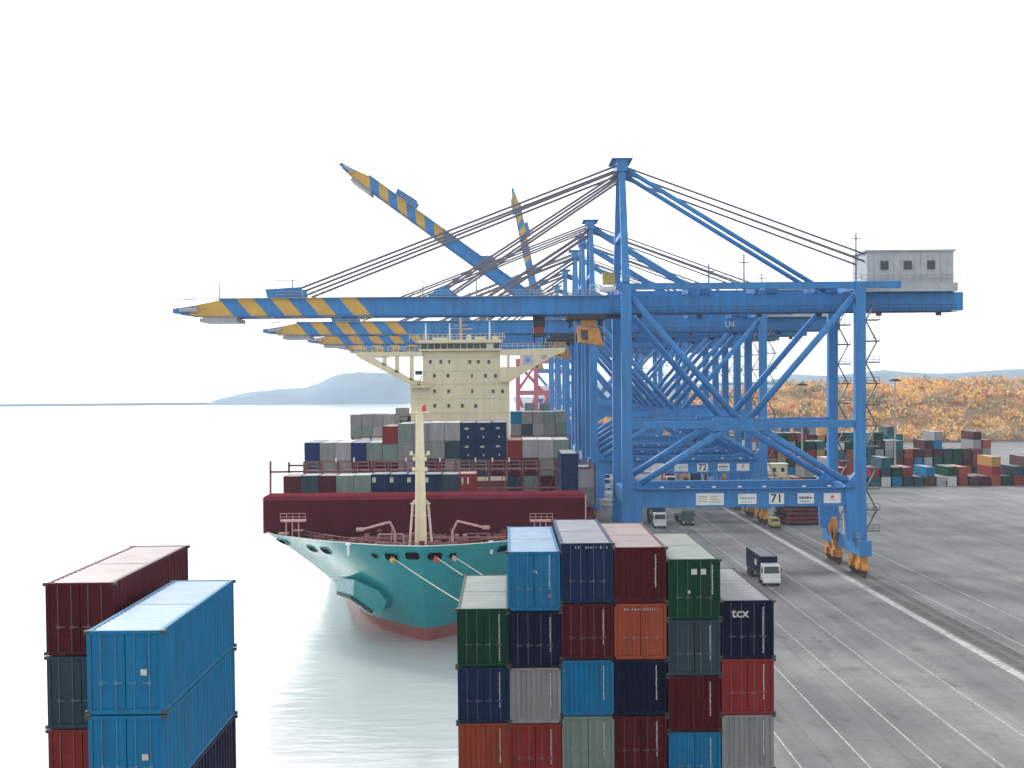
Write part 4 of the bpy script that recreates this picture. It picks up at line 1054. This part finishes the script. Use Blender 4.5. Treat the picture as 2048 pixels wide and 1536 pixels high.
# high mast lights
for px, Y, top_, lab in ((1604, 430, 769, 'tall light mast with round head before the orange wooded slope'), (1790, 430, 760, 'tall light mast over the yard at the far right'), (1350, 640, 762, 'distant light mast seen between the crane braces')):
    p = at(px, top_, Y); root = empty('light_mast', (p.x, Y, 0), lab, 'light mast', 'light masts over the yard')
    mb = MB(); mb.tube((0, 0, 0), (0, 0, p.z), .35, 8, r2=.15); mb.build('pole', GREYM, root)
    mb = MB(); mb.tube((0, 0, p.z), (0, 0, p.z+.3), 1.1, 12)
    for k in range(8): t = k*math.pi/4; mb.box(1.3*math.cos(t)-.35, 1.3*math.cos(t)+.35, 1.3*math.sin(t)-.35, 1.3*math.sin(t)+.35, p.z-.35, p.z+.05)
    mb.build('lamp_head', DARK, root)
# white gatehouse in the yard
p = at(1556, 955, 400)
root = empty('gatehouse', (p.x, 400, 0), 'cream gatehouse with dark windows beside the yard containers', 'building')
mb = MB(); mb.box(-2.6, 2.6, 0, 5, 0, 6.0); mb.box(-2.9, 2.9, -.3, 5.3, 6.0, 6.25); mb.build('wall', CREAM, root)
for x, z in ((-1.5, 4), (.8, 4), (-1.5, 1.3), (.8, 1.3)):
    g = MB(); g.box(x, x+1.0, -.05, 0, z, z+1.1); g.build('window', GLASS, root)

# autumn wooded slope
CREST = [(20, 755, 4), (60, 755, 13), (95, 755, 19), (140, 755, 24), (180, 755, 25), (260, 755, 26), (350, 755, 24), (480, 755, 29), (600, 755, 27)]
AUT = ridge('wooded_slope', CREST, 60,
            mat('slope_earth', (.42, .26, .12), .95, dirt=.4, scale=.05), zb=-.5, seed=8)
def leafmat():
    m = bpy.data.materials.new('autumn_leaves'); m.use_nodes = True; nt = m.node_tree; n = nt.nodes; l = nt.links
    b = n['Principled BSDF']; b.inputs['Roughness'].default_value = .9
    tc = n.new('ShaderNodeTexCoord'); no = n.new('ShaderNodeTexNoise'); no.inputs['Scale'].default_value = .07; no.inputs['Detail'].default_value = 4
    l.new(tc.outputs['Object'], no.inputs['Vector']); r_ = n.new('ShaderNodeValToRGB'); cr = r_.color_ramp
    cr.elements[0].position = .35; cr.elements[0].color = (.52, .40, .26, 1); cr.elements[1].position = .68; cr.elements[1].color = (.92, .66, .22, 1)
    e = cr.elements.new(.5); e.color = (.84, .50, .26, 1); e2 = cr.elements.new(.43); e2.color = (.40, .38, .20, 1)
    l.new(no.outputs['Fac'], r_.inputs[0]); l.new(r_.outputs[0], b.inputs['Base Color']); return m
rnd = random.Random(3); mb = MB()
for k in range(1350):
    x = rnd.uniform(24, 420); yy = rnd.uniform(672, 757); t = min(1, (755-yy)/60)
    crest = pch([c[0] for c in CREST], [c[2] for c in CREST], x)
    z = -.5+(crest+.5)*max(0, math.cos(t*math.pi/2))**.8; rr = rnd.choice((1.6, 2.4, 3.2, 4.6, 6.2)); nq = int(8*rr); z += rr*.4*(yy < 700)
    for q_ in range(nq):
        d = Vector((rnd.gauss(0, 1), rnd.gauss(0, 1), rnd.gauss(0, 1))).normalized()*rr*rnd.uniform(.65, 1.05); c = Vector((x, yy, z+1.0))+Vector((d.x, d.y, abs(d.z)*.8))
        u = Vector((rnd.gauss(0, 1), rnd.gauss(0, 1), rnd.gauss(0, 1))).normalized(); v = u.cross(Vector((rnd.gauss(0, 1), rnd.gauss(0, 1), .3))).normalized(); s = rnd.uniform(.5, 1.0)
        mb.add([c-u*s, c-v*s, c+u*s, c+v*s], [(0, 1, 2, 3)])
tag(mb.build('autumn_wood', leafmat()), 'orange and ochre autumn wood covering the slope behind the container yard', 'wood', kind='stuff')

# ------------------------------------------------------------------ haze
mb = MB(); mb.box(-3200, 3200, -290, 5200, WZ-6.5, 125)
hz = bpy.data.materials.new('haze'); hz.use_nodes = True; nt = hz.node_tree; nt.nodes.remove(nt.nodes['Principled BSDF'])
pvn = nt.nodes.new('ShaderNodeVolumePrincipled'); pvn.inputs['Color'].default_value = (.62, .82, 1, 1); pvn.inputs['Density'].default_value = .00012
pvn.inputs['Anisotropy'].default_value = .2
nt.links.new(pvn.outputs[0], nt.nodes['Material Output'].inputs['Volume'])
tag(mb.build('haze', hz), 'pale haze over the harbour and the hills', 'haze', kind='stuff')

# ------------------------------------------------------------------ light
w = bpy.data.worlds.new('World'); sc.world = w; w.use_nodes = True; nt = w.node_tree; bg = nt.nodes['Background']
sky = nt.nodes.new('ShaderNodeTexSky'); sky.sky_type = 'NISHITA'; sky.sun_disc = False
SE, SA = 32, -32      # sun ahead of the viewer, a little to the left
sky.sun_elevation = R(SE); sky.sun_rotation = R(SA); sky.air_density = 1.0; sky.dust_density = 7; sky.ozone_density = 1
hs = nt.nodes.new('ShaderNodeHueSaturation'); hs.inputs['Saturation'].default_value = .12; hs.inputs['Value'].default_value = 1.0
tcw = nt.nodes.new('ShaderNodeTexCoord'); sx = nt.nodes.new('ShaderNodeSeparateXYZ'); nt.links.new(tcw.outputs['Generated'], sx.inputs[0])
# overcast veil: thin bright cloud low ahead of the viewer, where the sun stands; thicker cloud overhead and behind
rpz = nt.nodes.new('ShaderNodeValToRGB'); rpz.color_ramp.elements[0].position = 0; rpz.color_ramp.elements[0].color = (1, 1, 1, 1)
rpz.color_ramp.elements[1].position = .8; rpz.color_ramp.elements[1].color = (.5, .51, .53, 1); nt.links.new(sx.outputs['Z'], rpz.inputs[0])
mry = nt.nodes.new('ShaderNodeMapRange'); mry.inputs['From Min'].default_value = -.6; mry.inputs['From Max'].default_value = .7
mry.inputs['To Min'].default_value = 7.0; mry.inputs['To Max'].default_value = 9.6; nt.links.new(sx.outputs['Y'], mry.inputs['Value'])
vm = nt.nodes.new('ShaderNodeVectorMath'); vm.operation = 'SCALE'; nt.links.new(rpz.outputs[0], vm.inputs[0]); nt.links.new(mry.outputs[0], vm.inputs['Scale'])
mxv = nt.nodes.new('ShaderNodeMixRGB'); mxv.inputs[0].default_value = .7; nt.links.new(vm.outputs[0], mxv.inputs[2])
nt.links.new(sky.outputs[0], hs.inputs['Color']); nt.links.new(hs.outputs[0], mxv.inputs[1]); nt.links.new(mxv.outputs[0], bg.inputs['Color']); bg.inputs['Strength'].default_value = .15
sd = bpy.data.lights.new('sun', 'SUN'); sd.energy = 1.5; sd.angle = R(10); sd.color = (1, .97, .92)
so = bpy.data.objects.new('sun', sd); COL.objects.link(so)
dv_ = Vector((math.sin(R(SA))*math.cos(R(SE)), math.cos(R(SA))*math.cos(R(SE)), math.sin(R(SE))))
so.rotation_euler = dv_.to_track_quat('Z', 'Y').to_euler(); so.location = dv_*400
sc.view_settings.view_transform = 'Standard'; sc.view_settings.look = 'None'; sc.view_settings.gamma = 1; sc.view_settings.use_curve_mapping = False
sc.view_settings.exposure = 0.75
sc.cycles.use_denoising = True; sc.cycles.max_bounces = 5; sc.cycles.volume_bounces = 1
